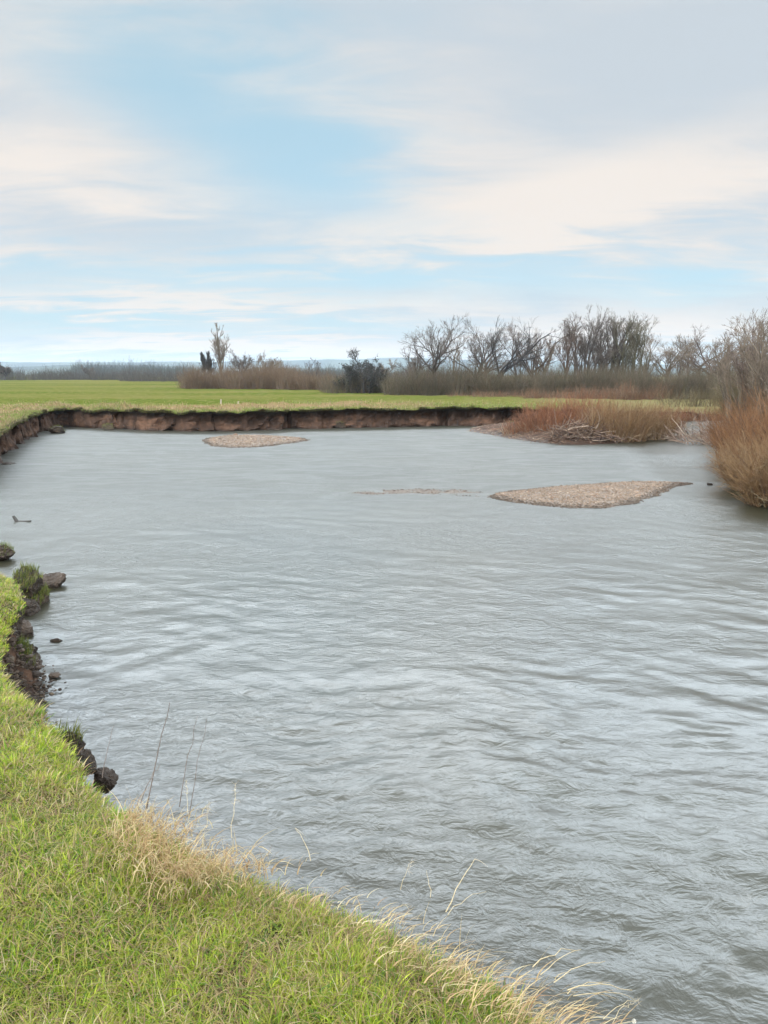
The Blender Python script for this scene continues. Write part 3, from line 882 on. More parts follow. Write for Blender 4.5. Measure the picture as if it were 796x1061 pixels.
M_SHINGLE = mat_shingle()
PEB = [(0.184, 0.133, 0.095), (0.143, 0.099, 0.068), (0.095, 0.068, 0.048), (0.245, 0.197, 0.150), (0.163, 0.102, 0.068)]


def gravel_bar(pix, hgt, width, n, size, label, seed, wetfrac=.15):
    rng = np.random.RandomState(seed)
    o, P, Z, d, c = mound('gravel_bar', pix, hgt, width, M_SHINGLE, .08, seed)
    tag(o, label, 'gravel bar', 'gravel bars in the river')
    pr = np.where(d > -.12, 1.0, 0) * np.where(d < .15, 1.6, 1)
    i = rng.choice(len(P), n, p=pr / pr.sum())
    xy = P[i] + rng.uniform(-.05, .05, (n, 2))
    sz = size * np.exp(rng.normal(0, .4, n))
    pos = np.stack([xy[:, 0], xy[:, 1], np.maximum(Z[i], -.02) + sz * .15], 1) - c
    bg_ = Bag(); pebbles(bg_, pos, sz, rng, PEB, [4, 3, 2, .7, 2], np.where(pos[:, 2] < .035 + .02 * rng.uniform(0, 1, n), .45, 1.0) * (1 + .35 * fbm(xy[:, 0] * .9, xy[:, 1] * 1.4, 3, 209)))
    tag(bg_.build('pebbles', M_STONE, o, smooth=False), kind='stuff')
    return o


gravel_bar([(497, 515), (520, 510), (560, 506), (610, 502), (650, 499.5), (690, 499.5), (722, 501), (706, 503), (692, 508), (674, 517), (650, 524), (610, 527.5), (570, 525.5), (530, 520)], .13, .6, 20000, .0125,
           'larger tan gravel bar, leaf shaped, in the middle of the river near the right', 201)
gravel_bar([(208, 456), (222, 453), (250, 451.5), (285, 452), (328, 455.5), (300, 459.5), (270, 463.5), (240, 464.5), (218, 462)], .14, .6, 9000, .018,
           'smaller far gravel bar close to the earth bank on the left', 203)
gravel_bar([(350, 512), (390, 508), (440, 506.5), (480, 507.5), (518, 511), (518, 515.5), (470, 513.5), (430, 511.5), (390, 512)], .02, .3, 650, .013,
           'low gravel ridge barely breaking the surface left of the larger bar', 205)

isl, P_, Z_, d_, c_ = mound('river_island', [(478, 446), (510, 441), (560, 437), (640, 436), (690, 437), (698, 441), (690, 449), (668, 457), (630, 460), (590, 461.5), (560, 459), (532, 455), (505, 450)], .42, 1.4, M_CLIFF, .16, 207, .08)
tag(isl, 'low scrub covered mud and shingle island at the far right bend', 'island', kind='structure')
rng = np.random.RandomState(208)
pr = (d_ > -.1) * np.where(d_ < .6, 1.0, .15) * np.where(P_[:, 0] < at(560, 450)[0], 3, .4)
i = rng.choice(len(P_), 2600, p=pr / pr.sum()); sz = .02 * np.exp(rng.normal(0, .4, 2600))
bg_ = Bag(); pebbles(bg_, np.stack([P_[i, 0] + rng.uniform(-.08, .08, 2600), P_[i, 1] + rng.uniform(-.08, .08, 2600), np.maximum(Z_[i], -.02) + sz * .2], 1) - c_, sz, rng, PEB, [4, 3, 2, 1, 2])
tag(bg_.build('pebbles', M_STONE, isl, smooth=False), kind='stuff')


def willow(px, py, rx, ry, n, h0, h1, cols, w, label, seed, name='willow_shrub', group=None, z=.12, twig=3, r=.009, bias=(0, 0), lean=.2, outlean=.35, bend=.35, tw_len=.2, extra=None, nseg=5):
    rng = np.random.RandomState(seed); p = at(px, py, 0)
    t = thing(name, (p[0], p[1], z), label, 'shrub', group)
    b = Bag()
    shrub_geo(b, rng, 0, 0, np.full(n, -.1), rx, ry, n, h0, h1, cols, w, r=r, twig=twig, dirbias=bias, lean=lean, outlean=outlean, bend=bend, tw_len=tw_len, nseg=nseg)
    b.build('stems', M_STEM, t)
    if extra:
        e = Bag(); shrub_geo(e, rng, 0, 0, np.full(extra[0], -.1), rx * 1.08, ry * 1.08, extra[0], extra[1], extra[2], extra[3], [1] * len(extra[3]), r=r * .75, twig=2, dirbias=bias, lean=.45, outlean=.6, bend=.8)
        e.build('dead_growth', M_STEM, t)
    return t


RED = [(0.195, 0.077, 0.037), (0.156, 0.070, 0.037), (0.218, 0.102, 0.051), (0.102, 0.052, 0.032)]
TANW = [(0.177, 0.105, 0.049), (0.148, 0.080, 0.036), (0.229, 0.153, 0.082), (0.088, 0.052, 0.030)]
ORG = [(0.173, 0.081, 0.032), (0.136, 0.064, 0.029), (0.211, 0.113, 0.053), (0.075, 0.044, 0.027)]
GI = 'willow shrubs on the island'
for args in ((545, 452, 1.1, .8, 300, .5, 1.15, RED, [2, 3, 1, 3], 'low dark brown scrub at the left tip of the island', 301),
             (570, 452, 1.3, .9, 620, 1.1, 2.0, RED, [3, 2, 2, 1], 'reddish willow rods behind the pile of flood wood', 302),
             (604, 451, 1.5, .9, 760, 1.3, 2.25, RED, [3, 2, 3, 1], 'tall reddish brown willow shrub in the middle of the island', 303),
             (638, 457, 1.3, 1.0, 720, 1.2, 2.1, TANW, [2, 3, 1, 1], 'tan willow shrub right of the flood wood on the island', 304),
             (667, 455, 1.3, .9, 660, 1.0, 1.9, TANW, [3, 2, 2, 1], 'pale tan willow shrub at the right water edge of the island', 305),
             (684, 446, 1.2, .9, 460, .8, 1.5, RED, [2, 2, 1, 2], 'dull reddish shrub at the far right tip of the island', 306),
             (715, 436, 2.2, .8, 420, .5, 1.1, RED, [2, 2, 1, 3], 'low dark reddish scrub on the back channel bank behind the island', 307)):
    willow(*args, group=GI, r=.012, twig=5, lean=.2, outlean=.3, bend=.45, extra=(int(args[4] * .35), .4, 1.0, [(0.22, 0.15, 0.10), (0.33, 0.25, 0.16)]))

GR = 'willow scrub on the right bank'
for args, kw in (((768, 463, 1.0, 1.4, 500, .9, 2.0, ORG, [2, 2, 1, 2], 'rust brown willow at the far end of the right bank scrub', 321), {}),
                 ((781, 480, 1.0, 1.3, 900, 1.3, 2.6, ORG, [3, 2, 1, 1], 'orange brown willow with upright rods on the right bank', 322), {}),
                 ((812, 496, 1.3, 1.2, 1300, 1.6, 2.9, ORG, [3, 2, 2, 1], 'dense tall orange willow at the right edge of the photo', 323), {}),
                 ((788, 509, .62, .8, 1100, .8, 1.7, TANW, [3, 3, 2, 1], 'tan willow leaning out over the water at the right bank', 324), dict(bias=(-.30, -.15))),
                 ((818, 524, .9, .6, 1300, .9, 1.8, TANW, [3, 3, 2, 1], 'nearest tan willow bush overhanging the dark water at the right edge', 325), dict(bias=(-.15, -.3)))):
    args = (*args[:4], int(args[4] * .55), *args[5:])
    willow(*args, group=GR, r=.010, twig=9, lean=.24, outlean=.4, bend=.55, tw_len=.26, extra=(int(args[4] * .6), .4, 1.1, TANW + [(0.22, 0.17, 0.10)]), **kw)
# taller thin saplings rising behind that scrub
for px, Y, top, sd, col, lab in ((770, 30, 311, 331, 'tan', 'tall thin sapling with pale upright twigs rising behind the right bank willows'),
                                 (789, 27, 318, 333, 'brown', 'bushy brown sapling at the right edge behind the orange willow'),
                                 (781, 36, 340, 335, 'olive', 'shorter olive sapling between the tall thin sapling and the bushy brown one'),
                                 (806, 24, 300, 337, 'tan', 'sapling cut by the right edge of the photo')):
    tree(px, Y, top, lab, dict(MULTI, starts=[(-.3, 0, -.1, .05, .9), (.1, .2, .03, .0, 1.0), (.4, -.1, .12, 0, .9), (-.1, -.3, -.08, -.05, .8), (0.2, .4, .06, .05, .8)], kids=(7, 5, 3), l1=.38), 1.0, sd, col, name='sapling', group='saplings behind the right bank scrub', z0=.4, minr=.006)
# olive brushwood filling the bank behind
thicket('brushwood', 'olive brown brushwood behind the right bank willows', [(752, 800, 32, 40, 388, 374, 40, 60), (790, 880, 24, 34, 380, 366, 40, 60), (690, 775, 44, 54, 404, 392, 26, 26), (850, 1150, 14.5, 24, 400, 360, 70, 60), (900, 1500, 24, 50, 385, 370, 60, 50)], 109, [(0.099, 0.081, 0.040), (0.124, 0.087, 0.043), (0.081, 0.062, 0.034)], [3, 2, 2], r=.012, cat='brushwood')

# heap of flood wood on the island and the drowned branches beside it
rng = np.random.RandomState(401); p = at(598, 458.5, 0)
t = thing('driftwood_pile', (p[0], p[1], .1), 'tangled pale heap of flood wood at the front of the island', 'driftwood')
b = Bag(); n = 320
base = np.stack([rng.normal(0, .8, n), rng.normal(0, .4, n), rng.uniform(0, .75, n)], 1)
base[:, 2] *= np.exp(-(base[:, 0] / 1.1) ** 2)
d = np.stack([rng.normal(0, 1, n), rng.normal(0, .5, n), rng.normal(.15, .35, n)], 1)
P, RR = rods(base, d, rng.uniform(.4, 1.1, n), rng.uniform(.010, .028, n), 4, .6, rng)
add_rods(b, P, RR, pick(rng, n, [(0.15, 0.10, 0.07), (0.11, 0.068, 0.048), (0.23, 0.17, 0.125), (0.07, 0.043, 0.032)], [3, 3, 1.3, 3]), 5)
b.build('branches', M_BARK, t)
lg = Bag(); P, RR = rods(np.array([[.55, -.25, .0], [.75, -.1, .1]]), np.array([[1, -.1, .22], [.8, .2, .5]]), np.array([1.0, .7]), np.array([.10, .07]), 5, .3, rng)
add_rods(lg, P, RR, (0.045, 0.03, 0.025), 8); lg.build('log', M_BARK, t)

rng = np.random.RandomState(403); p = at(716, 456, 0)
t = thing('fallen_branches', (p[0], p[1], 0), 'bleached fallen branches dipping into the water left of the right bank willows', 'branches')
b = Bag(); n = 110
base = np.stack([rng.uniform(-1.0, 1.9, n), rng.uniform(-2.5, 1.5, n), np.full(n, -.08)], 1)
d = np.stack([-.8 + rng.normal(0, .5, n), rng.normal(0, .4, n), rng.uniform(.3, 1.3, n)], 1)
P, RR = rods(base, d, rng.uniform(.7, 1.6, n), rng.uniform(.014, .03, n), 5, .5, rng, droop=.5)
c = pick(rng, n, [(0.24, 0.17, 0.13), (0.36, 0.29, 0.23), (0.12, 0.08, 0.06)], [3, 2, 2])
add_rods(b, P, RR, c, 4)
(P2, R2), i = twigs_on(P, RR, 7, .2, 1, .35, .55, rng, up=.0); add_rods(b, P2, R2, c[i], 3)
b.build('twigs', M_BARK, t)


# ------------------------------------------------------------------ clods, snags and small things by the near bank
def clod(px, py, z, size, label, seed, turf=0, name='earth_clod', sq=.7, group='fallen earth clods along the near bank', cat='clod'):
    p = at(px, py, z); rng = np.random.RandomState(seed)
    bm = bmesh.new(); bmesh.ops.create_icosphere(bm, subdivisions=5, radius=1)
    o3 = Vector(rng.uniform(-50, 50, 3))
    cuts = [(Vector(rng.normal(0, 1, 3)).normalized(), rng.uniform(.5, .8)) for _ in range(11)]
    for v in bm.verts:
        q = v.co.copy() * (1 + .22 * mnoise.fractal(v.co * 1.4 + o3, 1, 2, 3))
        for nrm, dd_ in cuts:                                    # break planes
            e = q.dot(nrm) - dd_
            if e > 0: q -= nrm * e * .88
        f = 1 + .13 * mnoise.fractal(q * 4 + o3, 0.8, 2, 4) - .10 * abs(mnoise.noise(q * 6 - o3))
        v.co = Vector((q.x * size[0], q.y * size[1], q.z * size[2] * .8)) * f * 1.02
    me = bpy.data.meshes.new(name); bm.to_mesh(me); bm.free(); me.materials.append(M_CLOD)
    o = bpy.data.objects.new(name, me); C.objects.link(o); o.location = [float(v) for v in p]
    tag(o, label, cat, group)
    if turf:
        vs = np.array([v.co[:] for v in me.vertices]); ns = np.array([v.normal[:] for v in me.vertices])
        up = vs[ns[:, 2] > .35]
        q = up[rng.choice(len(up), turf)] + rng.normal(0, .01, (turf, 3))
        V, F, K = blades(q, rng.uniform(.05, .11, turf), rng.uniform(.0025, .004, turf), rng, [(0.15, 0.16, 0.035), (0.20, 0.18, 0.06), (0.10, 0.13, 0.03)], [2, 1, 2], lean=.7, flow=(0.3, 0.1))
        bb = Bag(); bb.add(V, F, K); tag(bb.build('turf', M_BLADE, o), kind='stuff')
    return o


def blades(P, L, Wd, rng, cols, w, lean=.6, flow=(0, 0), levels=3, curl=.8, colarr=None, leanv=None):
    """curved tapering grass blades"""
    n = len(P); a = rng.uniform(0, 2 * np.pi, n)
    ln = np.abs(rng.normal(lean, lean * .45, n))
    h = np.stack([np.cos(a) * ln, np.sin(a) * ln], 1) + (np.asarray(flow) if leanv is None else leanv)
    side = np.stack([-np.sin(a + rng.normal(0, .6, n)), np.cos(a), np.zeros(n)], 1)
    d = np.concatenate([h * .35, np.ones((n, 1))], 1); d /= np.linalg.norm(d, axis=1, keepdims=True)
    V = np.zeros((n, levels + 1, 2, 3)); q = P.copy()
    for i in range(levels + 1):
        t = i / levels; ww = (Wd * (1 - t ** 1.8 * .93))[:, None]
        V[:, i, 0] = q - side * ww; V[:, i, 1] = q + side * ww
        q = q + d * (L / levels)[:, None]
        d[:, :2] += h * curl / levels; d[:, 2] -= curl * .55 * ln / levels
        d /= np.linalg.norm(d, axis=1, keepdims=True)
    m_ = 2 * (levels + 1)
    F = np.concatenate([(np.arange(n) * m_)[:, None] + np.array([[2 * i, 2 * i + 1, 2 * i + 3, 2 * i + 2]]) for i in range(levels)])
    c = pick(rng, n, cols, w, .22) if colarr is None else colarr
    return V.reshape(-1, 3), F, np.repeat(c, m_, axis=0)


clod(2, 573, .12, (.28, .2, .2), 'dark clod cut by the left edge, farthest along the near bank', 501, turf=260)
clod(54, 604, .06, (.22, .2, .17), 'dark wet clod with a lumpy top, farthest out from the turf', 502)
clod(30, 608, .22, (.20, .24, .3), 'dark clod with grassy top wedged between the turf and the lumpy clod', 503, turf=700)
clod(39, 622, .04, (.21, .24, .22), 'slumped clod still wearing a cap of mossy green turf', 504, turf=900)
clod(22, 632, .05, (.22, .22, .26), 'bare clod under the left flank of the mossy capped clod', 505)
clod(20, 654, .04, (.20, .16, .17), 'pointed dark clod reaching into the water below the mossy one', 506)
clod(8, 650, .25, (.17, .2, .35), 'grass topped earth lump in the shadow of the turf at the left edge', 507, turf=800)
clod(58, 665, -.01, (.075, .055, .05), 'small clod standing alone in the water', 508, sq=.6)
clod(49, 682, -.01, (.022, .02, .018), 'tiniest clod, a dot in the water below the lone one', 509)
clod(22, 676, .06, (.20, .17, .2), 'crumbling brown clod beside the pale grass stalk', 510)
clod(30, 692, .10, (.15, .15, .16), 'broken clod at the foot of the grassy slope', 511)
clod(12, 690, .3, (.2, .2, .3), 'grass topped earth slump between the turf and the crumbling clod', 512, turf=800)
clod(40, 690, -.01, (.05, .045, .045), 'small black wet clod at the water edge', 513)
clod(72, 776, .66, (.11, .11, .15), 'earth knob under the edge of the turf, upper of two', 514, turf=120)
clod(106, 808, .72, (.07, .07, .10), 'dark crumbly soil knob sticking out of the turf edge, lower of two', 515)
clod(89, 794, .68, (.09, .08, .11), 'soil lump between the two knobs at the turf edge', 516)
clod(8, 481, -.01, (.35, .3, .10), 'low muddy lump in the water below the left earth cliff', 517, group=None, name='mud_lump', cat='mud')

for px, py, sx, sd, lab in ((60, 446.3, .5, 541, 'slumped turf block at the foot of the far bank, nearest its left corner'),
                            (112, 442.8, .4, 542, 'slumped turf block at the foot of the far bank left of the small gravel bar'),
                            (240, 441.8, .45, 543, 'slumped turf block under the far bank directly behind the small gravel bar'),
                            (352, 441.2, .4, 544, 'slumped turf block under the far bank below the black ivy tree'),
                            (531, 440.5, .5, 545, 'slumped mossy block under the far bank beside the tip of the island')):
    clod(px, py, .12, (sx, .4, .3), lab, sd, turf=420, name='turf_block', group='slumped turf blocks along the far bank', cat='turf block')
rng = np.random.RandomState(530)
sel = np.where((EDGE[:, 1] > 1.9) & (EDGE[:, 1] < 9.5) & (EDGE[:, 0] < -.5) & (dist_cam < 11))[0]
nC = 9000; i = sel[rng.choice(len(sel), nC)]; t_ = rng.beta(1.6, 1.1, nC) * (len(tz) - 2.01)
a_ = t_.astype(int); f_ = (t_ - a_)[:, None]; P = FV[a_, i] * (1 - f_) + FV[a_ + 1, i] * f_
sp_ = np.abs(rng.normal(0, .09, nC)) * (t_ / (len(tz) - 2)) ** 2 * 1.6
P[:, :2] -= rdir[i] * (sp_ + .01)[:, None]; sz = .009 * np.exp(rng.normal(0, .65, nC))
P[:, 2] = np.maximum(P[:, 2], -.01)
b = Bag(); pebbles(b, P, sz, rng, [(0.075, 0.052, 0.037), (0.045, 0.032, 0.024), (0.11, 0.08, 0.055)], [3, 3, 1])
tag(b.build('soil_crumbs', M_STONE, smooth=False), 'crumbled dark soil spilling down the near bank to the water', 'soil', kind='stuff')
clod(736, 502.5, .0, (.10, .08, .09), 'small dark stone in the water off the tail of the larger gravel bar', 518, group=None, name='stone', cat='stone')

p = at(20, 541, 0); rng = np.random.RandomState(520); b = Bag()
P, RR = rods(np.array([[-.0, 0, -.12], [-.04, 0, .005]]), np.array([[-.3, 0, 1.0], [1, .0, .02]]), np.array([.27, .30]), np.array([.05, .03]), 5, .2, rng, tip=.5)
add_rods(b, P, RR, (0.06, 0.055, 0.05), 7)
o = b.build('snag', M_BARK); o.location = p
tag(o, 'dark broken snag poking up out of the water near the left edge', 'driftwood')

for px, lab in ((229, 'short pale post standing in the tan grass above the earth bank, left of two'), (247, 'pale stump in the tan grass above the earth bank, right of two')):
    q = at(px, 417, 1.2); rng = np.random.RandomState(int(px)); b = Bag()
    P, RR = rods(np.array([[0, 0, -.1]]), np.array([[.05, 0, 1.0]]), np.array([.30 if px < 240 else .18]), np.array([.045]), 4, .1, rng, tip=.8)
    add_rods(b, P, RR, (0.30, 0.24, 0.19), 7)
    o = b.build('stump', M_BARK); o.location = q; tag(o, lab, 'stump', 'pale stumps on the far bank')

# ------------------------------------------------------------------ grass
rng = np.random.RandomState(601)


def near_points(n_target, maxoff):
    """random points on the near bank the camera looks over: position, distance back from the edge"""
    sel = np.where((EDGE[:-1, 1] > -1.2) & (EDGE[:-1, 1] < 9.0) & (dist_cam[:-1] < 11) & (EDGE[:-1, 0] < 2.5) & (EDGE[:-1, 0] > -7))[0]
    e0, e1 = EDGE[sel], EDGE[sel + 1]; r0_, r1_ = rdir[sel], rdir[sel + 1]
    seg = np.linalg.norm(e1 - e0, axis=1) * np.abs((e1 - e0)[:, 0] * r0_[:, 1] - (e1 - e0)[:, 1] * r0_[:, 0]) / np.maximum(np.linalg.norm(e1 - e0, axis=1), 1e-9)
    seg = np.maximum(seg, 1e-4)
    i = rng.choice(len(sel), n_target, p=seg / seg.sum()); f = rng.uniform(0, 1, n_target)
    off = rng.uniform(0, 1, n_target) * maxoff
    xy = e0[i] + (e1[i] - e0[i]) * f[:, None] + (r0_[i] + (r1_[i] - r0_[i]) * f[:, None]) * off[:, None]
    z0 = ZTOP[sel[i]] + (ZTOP[sel[i] + 1] - ZTOP[sel[i]]) * f
    z = ground_z(xy[:, 0], xy[:, 1], z0, off)
    return np.concatenate([xy, z[:, None]], 1), off, r0_[i]


def in_view(P, pad=60):
    d = P - np.array((0, 0, H)); fw = d[:, 1] * _cp - d[:, 2] * _sp; up = d[:, 1] * _sp + d[:, 2] * _cp
    u = 398 + F_PX * d[:, 0] / np.maximum(fw, .05); v = 530.5 - F_PX * up / np.maximum(fw, .05)
    return (fw > .3) & (u > -450) & (u < 1200) & (v < 1500), u, v


def thin(n0, maxoff, want):
    P, off, rd = near_points(n0, maxoff)
    ok, u, v = in_view(P); P, off, rd = P[ok], off[ok], rd[ok]
    dc = np.linalg.norm(P - np.array((0, 0, H)), axis=1)
    k = rng.uniform(0, 1, len(P)) < np.clip((2.6 / dc) ** 1.2, .15, 1)
    P, off, rd, dc = P[k], off[k], rd[k], dc[k]
    print('candidates', len(P), 'wanted', want)
    if len(P) > want:
        k = rng.choice(len(P), want, replace=False); P, off, rd, dc = P[k], off[k], rd[k], dc[k]
    return P, off, rd, dc


gbag = Bag()
STRAW = np.array([(0.50, 0.39, 0.20), (0.40, 0.28, 0.14), (0.58, 0.48, 0.28), (0.28, 0.18, 0.10)])
GREEN = np.array([(0.27, 0.37, 0.030), (0.41, 0.46, 0.050), (0.115, 0.22, 0.028), (0.46, 0.42, 0.10)])
# tufts: blades spreading from one root, every tuft with its own height, tone and lean
T, toff, trd, tdc = thin(420000, 6.0, 24000)
nt = len(T)
cl = fbm(T[:, 0] * 2.2, T[:, 1] * 2.2, 3, 81); cl2 = fbm(T[:, 0] * 5.5, T[:, 1] * 5.5, 2, 83); dryf = fbm(T[:, 0] * 1.6 + 4, T[:, 1] * 1.6, 3, 85) + .45 * fbm(T[:, 0] * 7, T[:, 1] * 7, 2, 86)
tdry = np.clip(.05 + dryf * .8 + np.exp(-toff / .2) * .25 + rng.normal(0, .1, nt), .02, .9)
hole = np.clip((fbm(T[:, 0] * 4 + 3, T[:, 1] * 4, 3, 87) + .34) * 3.5, .12, 1)
tL = (.012 + .028 * np.clip(cl2 * 1.4 + .4, 0, 1.2) + rng.gamma(2, .006, nt)) * (.45 + .55 * hole) * (1 + .2 * np.exp(-toff / .2))
cnt = np.clip(rng.gamma(3, 9, nt) * hole, 2, 60).astype(int)
fa = rng.uniform(0, 2 * np.pi, nt); tf = np.stack([np.cos(fa), np.sin(fa)], 1) * rng.uniform(0, .7, (nt, 1)) - trd * (np.exp(-toff / .25) * .5)[:, None]
pg = np.clip(np.stack([.40 + 0 * cl, .26 - cl * .5, .22 + cl * .7, .12 - cl * .2], 1) + rng.normal(0, .12, (nt, 4)), .02, 1); pg /= pg.sum(1, keepdims=True)
i = np.repeat(np.arange(nt), cnt); n = len(i)
o2 = rng.normal(0, 1, (n, 2)) * (.012 + .013 * rng.uniform(0, 1, nt))[i][:, None]
P = T[i].copy(); P[:, :2] += o2; P[:, 2] -= .008
ci = (rng.uniform(0, 1, (n, 1)) > np.cumsum(pg[i], 1)).sum(1).clip(0, 3)
col = np.where((rng.uniform(0, 1, n) < tdry[i])[:, None], STRAW[rng.choice(4, n, p=[.4, .25, .2, .15])], GREEN[ci]) * (1 + rng.uniform(-.2, .2, (n, 1))) * rng.uniform(.7, 1.25, nt)[i][:, None]
V, F, K = blades(P, tL[i] * rng.uniform(.5, 1.2, n), rng.uniform(.0015, .0037, n) * np.clip(tdc[i] / 3.2, .85, 1.7), rng, None, None, lean=.45, levels=3, curl=1.3, colarr=col, leanv=o2 * 28 + tf[i])
gbag.add(V, F, K)
# thatch: dead and flattened blades lying between the tufts
P, off, rd, dc = thin(1900000, 6.0, 115000)
n = len(P); P[:, 2] += rng.uniform(.002, .022, n)
dcol = np.where((rng.uniform(0, 1, n) < .45)[:, None], STRAW[rng.choice(4, n, p=[.25, .3, .1, .35])] * .8, GREEN[rng.choice(4, n)] * .7)
V, F, K = blades(P, rng.uniform(.04, .10, n), rng.uniform(.0009, .002, n) * np.clip(dc / 3.2, .85, 1.7), rng, None, None, lean=3.2, levels=3, curl=.6, colarr=dcol * (1 + rng.uniform(-.2, .2, (n, 1))), leanv=rng.normal(0, 1.2, (n, 2)))
gbag.add(V, F, K)
tag(gbag.build('grass', M_BLADE), 'short yellow green winter grass on the near bank', 'grass', kind='stuff')


def grass_at(name, label, spots, seed, cols, w, kind='stuff', width=.0016):
    """patches of long dry grass: (px, py, spread m, count, length, flow x, flow y)"""
    rg = np.random.RandomState(seed); bag = Bag()
    for (px, py, sx, sy, cnt, ln, fx, fy) in spots:
        c0 = at(px, py, NEARZ - .02)
        P = np.stack([c0[0] + rg.normal(0, sx, cnt), c0[1] + rg.normal(0, sy, cnt), np.full(cnt, NEARZ - .03)], 1)
        V, F, K = blades(P, ln * rg.uniform(.5, 1.25, cnt), rg.uniform(.6, 1.3, cnt) * width, rg, cols, w, lean=.45, levels=5, curl=1.5, leanv=np.array((fx, fy)) + rg.normal(0, .55, (cnt, 2)))
        bag.add(V, F, K)
    return tag(bag.build(name, M_BLADE), label, 'dry grass', kind=kind)


DRY = [(0.50, 0.38, 0.20), (0.42, 0.29, 0.15), (0.58, 0.48, 0.29), (0.33, 0.21, 0.12)]
spots = [(160, 868, .08, .07, 520, .13, .8, -.9), (190, 897, .09, .06, 520, .13, .7, -1.0), (140, 850, .05, .05, 240, .11, .5, -.8), (235, 900, .09, .04, 260, .10, .7, -.6)]
for i in range(36):
    f = i / 35; ex = np.interp(f, [0, .25, .5, .75, 1], [290, 380, 468, 540, 620]); ey = np.interp(f, [0, .25, .5, .75, 1], [893, 922, 962, 1008, 1062])
    spots.append((ex - 26, ey + 22, .06, .05, 6 + int(22 * f), .05 + .065 * f, 1.5, -.1))
grass_at('dry_grass', 'bleached straw grass drooping over the edge of the near bank', spots, 611, DRY, [4, 3, 2, 1])

# turf fringe and tussocks on the far bank
sel = np.where((EDGE[:, 1] > 14) & (EDGE[:, 1] < 60) & (EDGE[:, 0] < np.where(EDGE[:, 1] > 30, 12, 0)))[0]
nF = 60000
i = sel[rng.choice(len(sel), nF)]; off = np.abs(rng.normal(0, 1, nF)) ** 1.6 * 2.2
xy = EDGE[i] + rdir[i] * off[:, None] + rng.uniform(-.12, .12, (nF, 2))
off = np.maximum(off, 0)
P = np.stack([xy[:, 0], xy[:, 1], ground_z(xy[:, 0], xy[:, 1], ZTOP[i], off) - .02], 1)
tus = np.clip(fbm(P[:, 0] * .8, P[:, 1] * .8, 3, 91) + .15, 0, 1)
dry = rng.uniform(0, 1, nF) < np.clip(.10 + .55 * np.exp(-((off - 3.0) / 2.2) ** 2) * (fbm(P[:, 0] * .3, P[:, 1] * .5, 2, 93) > -.12) * (P[:, 0] < 3), 0, .9)
col = np.where(dry[:, None], np.array([(0.27, 0.19, 0.105), (0.36, 0.28, 0.15), (0.2, 0.125, 0.07)])[rng.choice(3, nF)], np.array([(0.17, 0.205, 0.045), (0.20, 0.215, 0.065), (0.13, 0.165, 0.035)])[rng.choice(3, nF)])
V, F, K = blades(P, rng.uniform(.06, .14, nF) + .22 * tus * dry, rng.uniform(.008, .018, nF), rng, None, None, lean=.7, levels=2, colarr=col * (1 + rng.uniform(-.2, .2, (nF, 1))), leanv=-rdir[i] * (np.exp(-off / .3) * .8)[:, None])
fb = Bag(); fb.add(V, F, K)
nH = 26000; i = sel[rng.choice(len(sel), nH)]; i = i[fbm(s_arc[i] * .9, s_arc[i] * 0 + 2.2, 3, 97) > -.15]; nH = len(i)
P = np.stack([EDGE[i, 0] + rng.normal(0, .05, nH), EDGE[i, 1] + rng.normal(0, .05, nH), GZ[0][i] + rng.uniform(-.05, .03, nH)], 1)
V, F, K = blades(P, rng.uniform(.08, .3, nH), rng.uniform(.007, .016, nH), rng, [(0.12, 0.135, 0.04), (0.17, 0.12, 0.065), (0.07, 0.055, 0.035)], [3, 2, 2], lean=.5, levels=3, curl=2.6, leanv=-rdir[i] * 2.2)
fb.add(V, F, K)
tag(fb.build('turf_fringe', M_BLADE), 'rough grass and tan tussocks along the lip of the far earth bank', 'grass', kind='stuff')

# ------------------------------------------------------------------ single dry stalks leaning over the water
SG = 'tall dry stalks on the near bank edge'
stalks = [  # base px, base py, tip px, tip py, radius, colour, label, head
    (152, 838, 176, 728, .0018, 0, 'tallest dark thin stalk standing up against the water', 0),
    (146, 832, 166, 792, .0013, 0, 'short dark stalk just left of the tallest one', 0),
    (106, 806, 118, 752, .0012, 0, 'thin dark stalk above the soil knobs', 0),
    (186, 836, 205, 742, .0012, 0, 'second dark stalk right of the tallest one', 0),
    (196, 846, 214, 745, .0010, 0, 'faint hair thin stalk right of the two dark ones', 0),
    (240, 868, 244, 812, .0015, 1, 'upright stalk with a fuzzy pale seed head', 1),
    (196, 852, 193, 808, .0012, 1, 'pale fluffy stalk beside the dry tussock', 1),
    (214, 858, 217, 832, .0012, 1, 'short pale stalk with a bent seed head', 1),
    (322, 892, 306, 858, .0016, 1, 'pale stalk with a hooked tip on the turf edge', 2),
    (462, 945, 492, 890, .0022, 1, 'long straw stalk bent over sharply at its tip', 2),
    (464, 948, 504, 924, .0014, 1, 'shorter straw stalk leaning right of the bent one', 0),
    (415, 922, 428, 892, .0010, 1, 'wispy pale dead stalk with fine side twigs', 1),
    (446, 930, 442, 902, .0012, 1, 'short brown stalk leaning left at the turf edge', 0),
    (552, 1002, 598, 985, .0022, 1, 'straw leaf reaching out over the water, topmost of the lower fan', 0),
    (560, 1010, 602, 984, .0018, 1, 'straw leaf crossing the topmost one of the lower fan', 0),
    (574, 1018, 627, 996, .0020, 1, 'long straight straw in the lower fan', 0),
    (588, 1026, 655, 1026, .0026, 1, 'broad pale straw lying level over the water', 0),
    (588, 1030, 632, 1018, .0018, 1, 'straw just above the broad level one', 0),
    (594, 1032, 660, 1038, .0016, 1, 'thin straw drooping below the broad level one', 0),
    (625, 1056, 662, 1036, .0014, 1, 'dry twig with forked tips near the lowest turf edge', 1),
    (634, 1062, 657, 1040, .0012, 1, 'upright twig beside the small white seed head', 0),
]
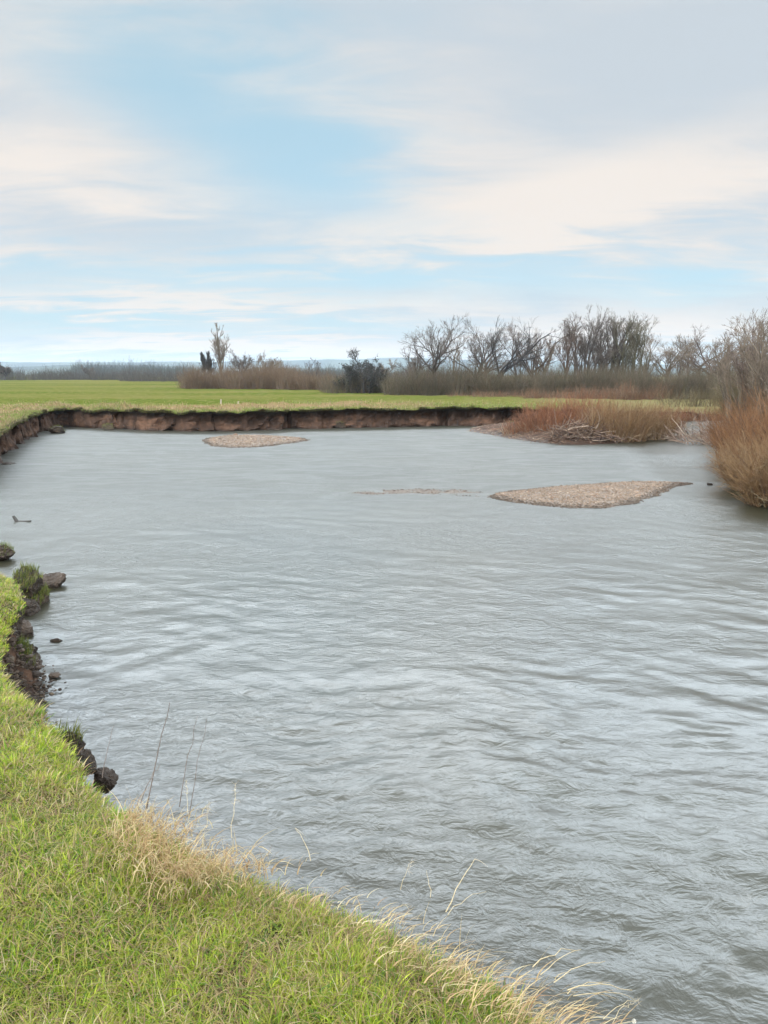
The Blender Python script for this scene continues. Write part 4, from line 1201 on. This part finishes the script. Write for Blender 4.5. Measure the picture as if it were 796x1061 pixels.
SC = [(0.10, 0.075, 0.06), (0.40, 0.32, 0.19)]
for (bx, by, tx, ty, r, ck, lab, head) in stalks:
    rg = np.random.RandomState(int(bx * 7 + by))
    p0 = at(bx, by, NEARZ - .03); sl_ = p0 + 0
    yy = p0[1] + .03; tip = far(tx, ty, yy + .12)
    n = 7; t_ = np.linspace(0, 1, n)[:, None]
    pts = p0 + (tip - p0) * t_; pts[:, 2] += (np.sin(t_[:, 0] * math.pi) * .02)
    pts[1:-1] += rg.normal(0, .003, (n - 2, 3))
    rr_ = np.linspace(r, r * .45, n) * (1.5 if ck == 0 else .75)
    b = Bag(); V, F = tubes(pts[:-1] - p0, pts[1:] - p0, rr_[:-1], rr_[1:], 5); b.add(V, F, SC[ck])
    o = b.build('dry_stalk', M_STEM); o.location = p0
    tag(o, lab, 'stalk', SG)
    if head:
        hb = Bag(); e = pts[-1] - p0; k = 14 if head == 1 else 1
        if head == 1:
            dd = np.stack([rg.normal(0, .7, k), rg.normal(0, .7, k), rg.normal(.3, .5, k)], 1)
            tt = rg.uniform(.6, 1, (k, 1)); bs = (pts[0] + (pts[-1] - pts[0]) * tt) - p0
            P, RR = rods(bs, dd, rg.uniform(.008, .03, k), np.full(k, .0006), 3, .8, rg)
        else:
            dd = np.stack([np.full(k, .8), rg.normal(0, .2, k), rg.normal(-.5, .2, k)], 1)
            P, RR = rods(np.repeat(e[None], k, 0), dd, rg.uniform(.05, .09, k), np.full(k, .0011), 4, .4, rg, droop=.6)
        add_rods(hb, P, RR, (0.42, 0.35, 0.25), 3); hb.build('seed_head', M_STEM, o)

# small white seed head at the lowest edge of the turf
p = at(657, 1058, NEARZ - .25); rg = np.random.RandomState(77); b = Bag(); n = 160
dd = rg.normal(0, 1, (n, 3)); P, RR = rods(np.zeros((n, 3)), dd, np.full(n, .007), np.full(n, .0007), 2, .1, rg); add_rods(b, P, RR, (0.6, 0.57, 0.5), 3)
t = thing('seed_clock', p, 'small round white seed head at the lowest turf edge', 'seed head'); b.build('plume', M_STEM, t)
s_ = Bag(); P, RR = rods(np.array([[-.06, -.03, .02]]), np.array([[.06, .03, -.02]]), np.array([.075]), np.array([.0014]), 3, .1, rg); add_rods(s_, P, RR, (0.4, 0.33, 0.2), 4); s_.build('stem', M_STEM, t)
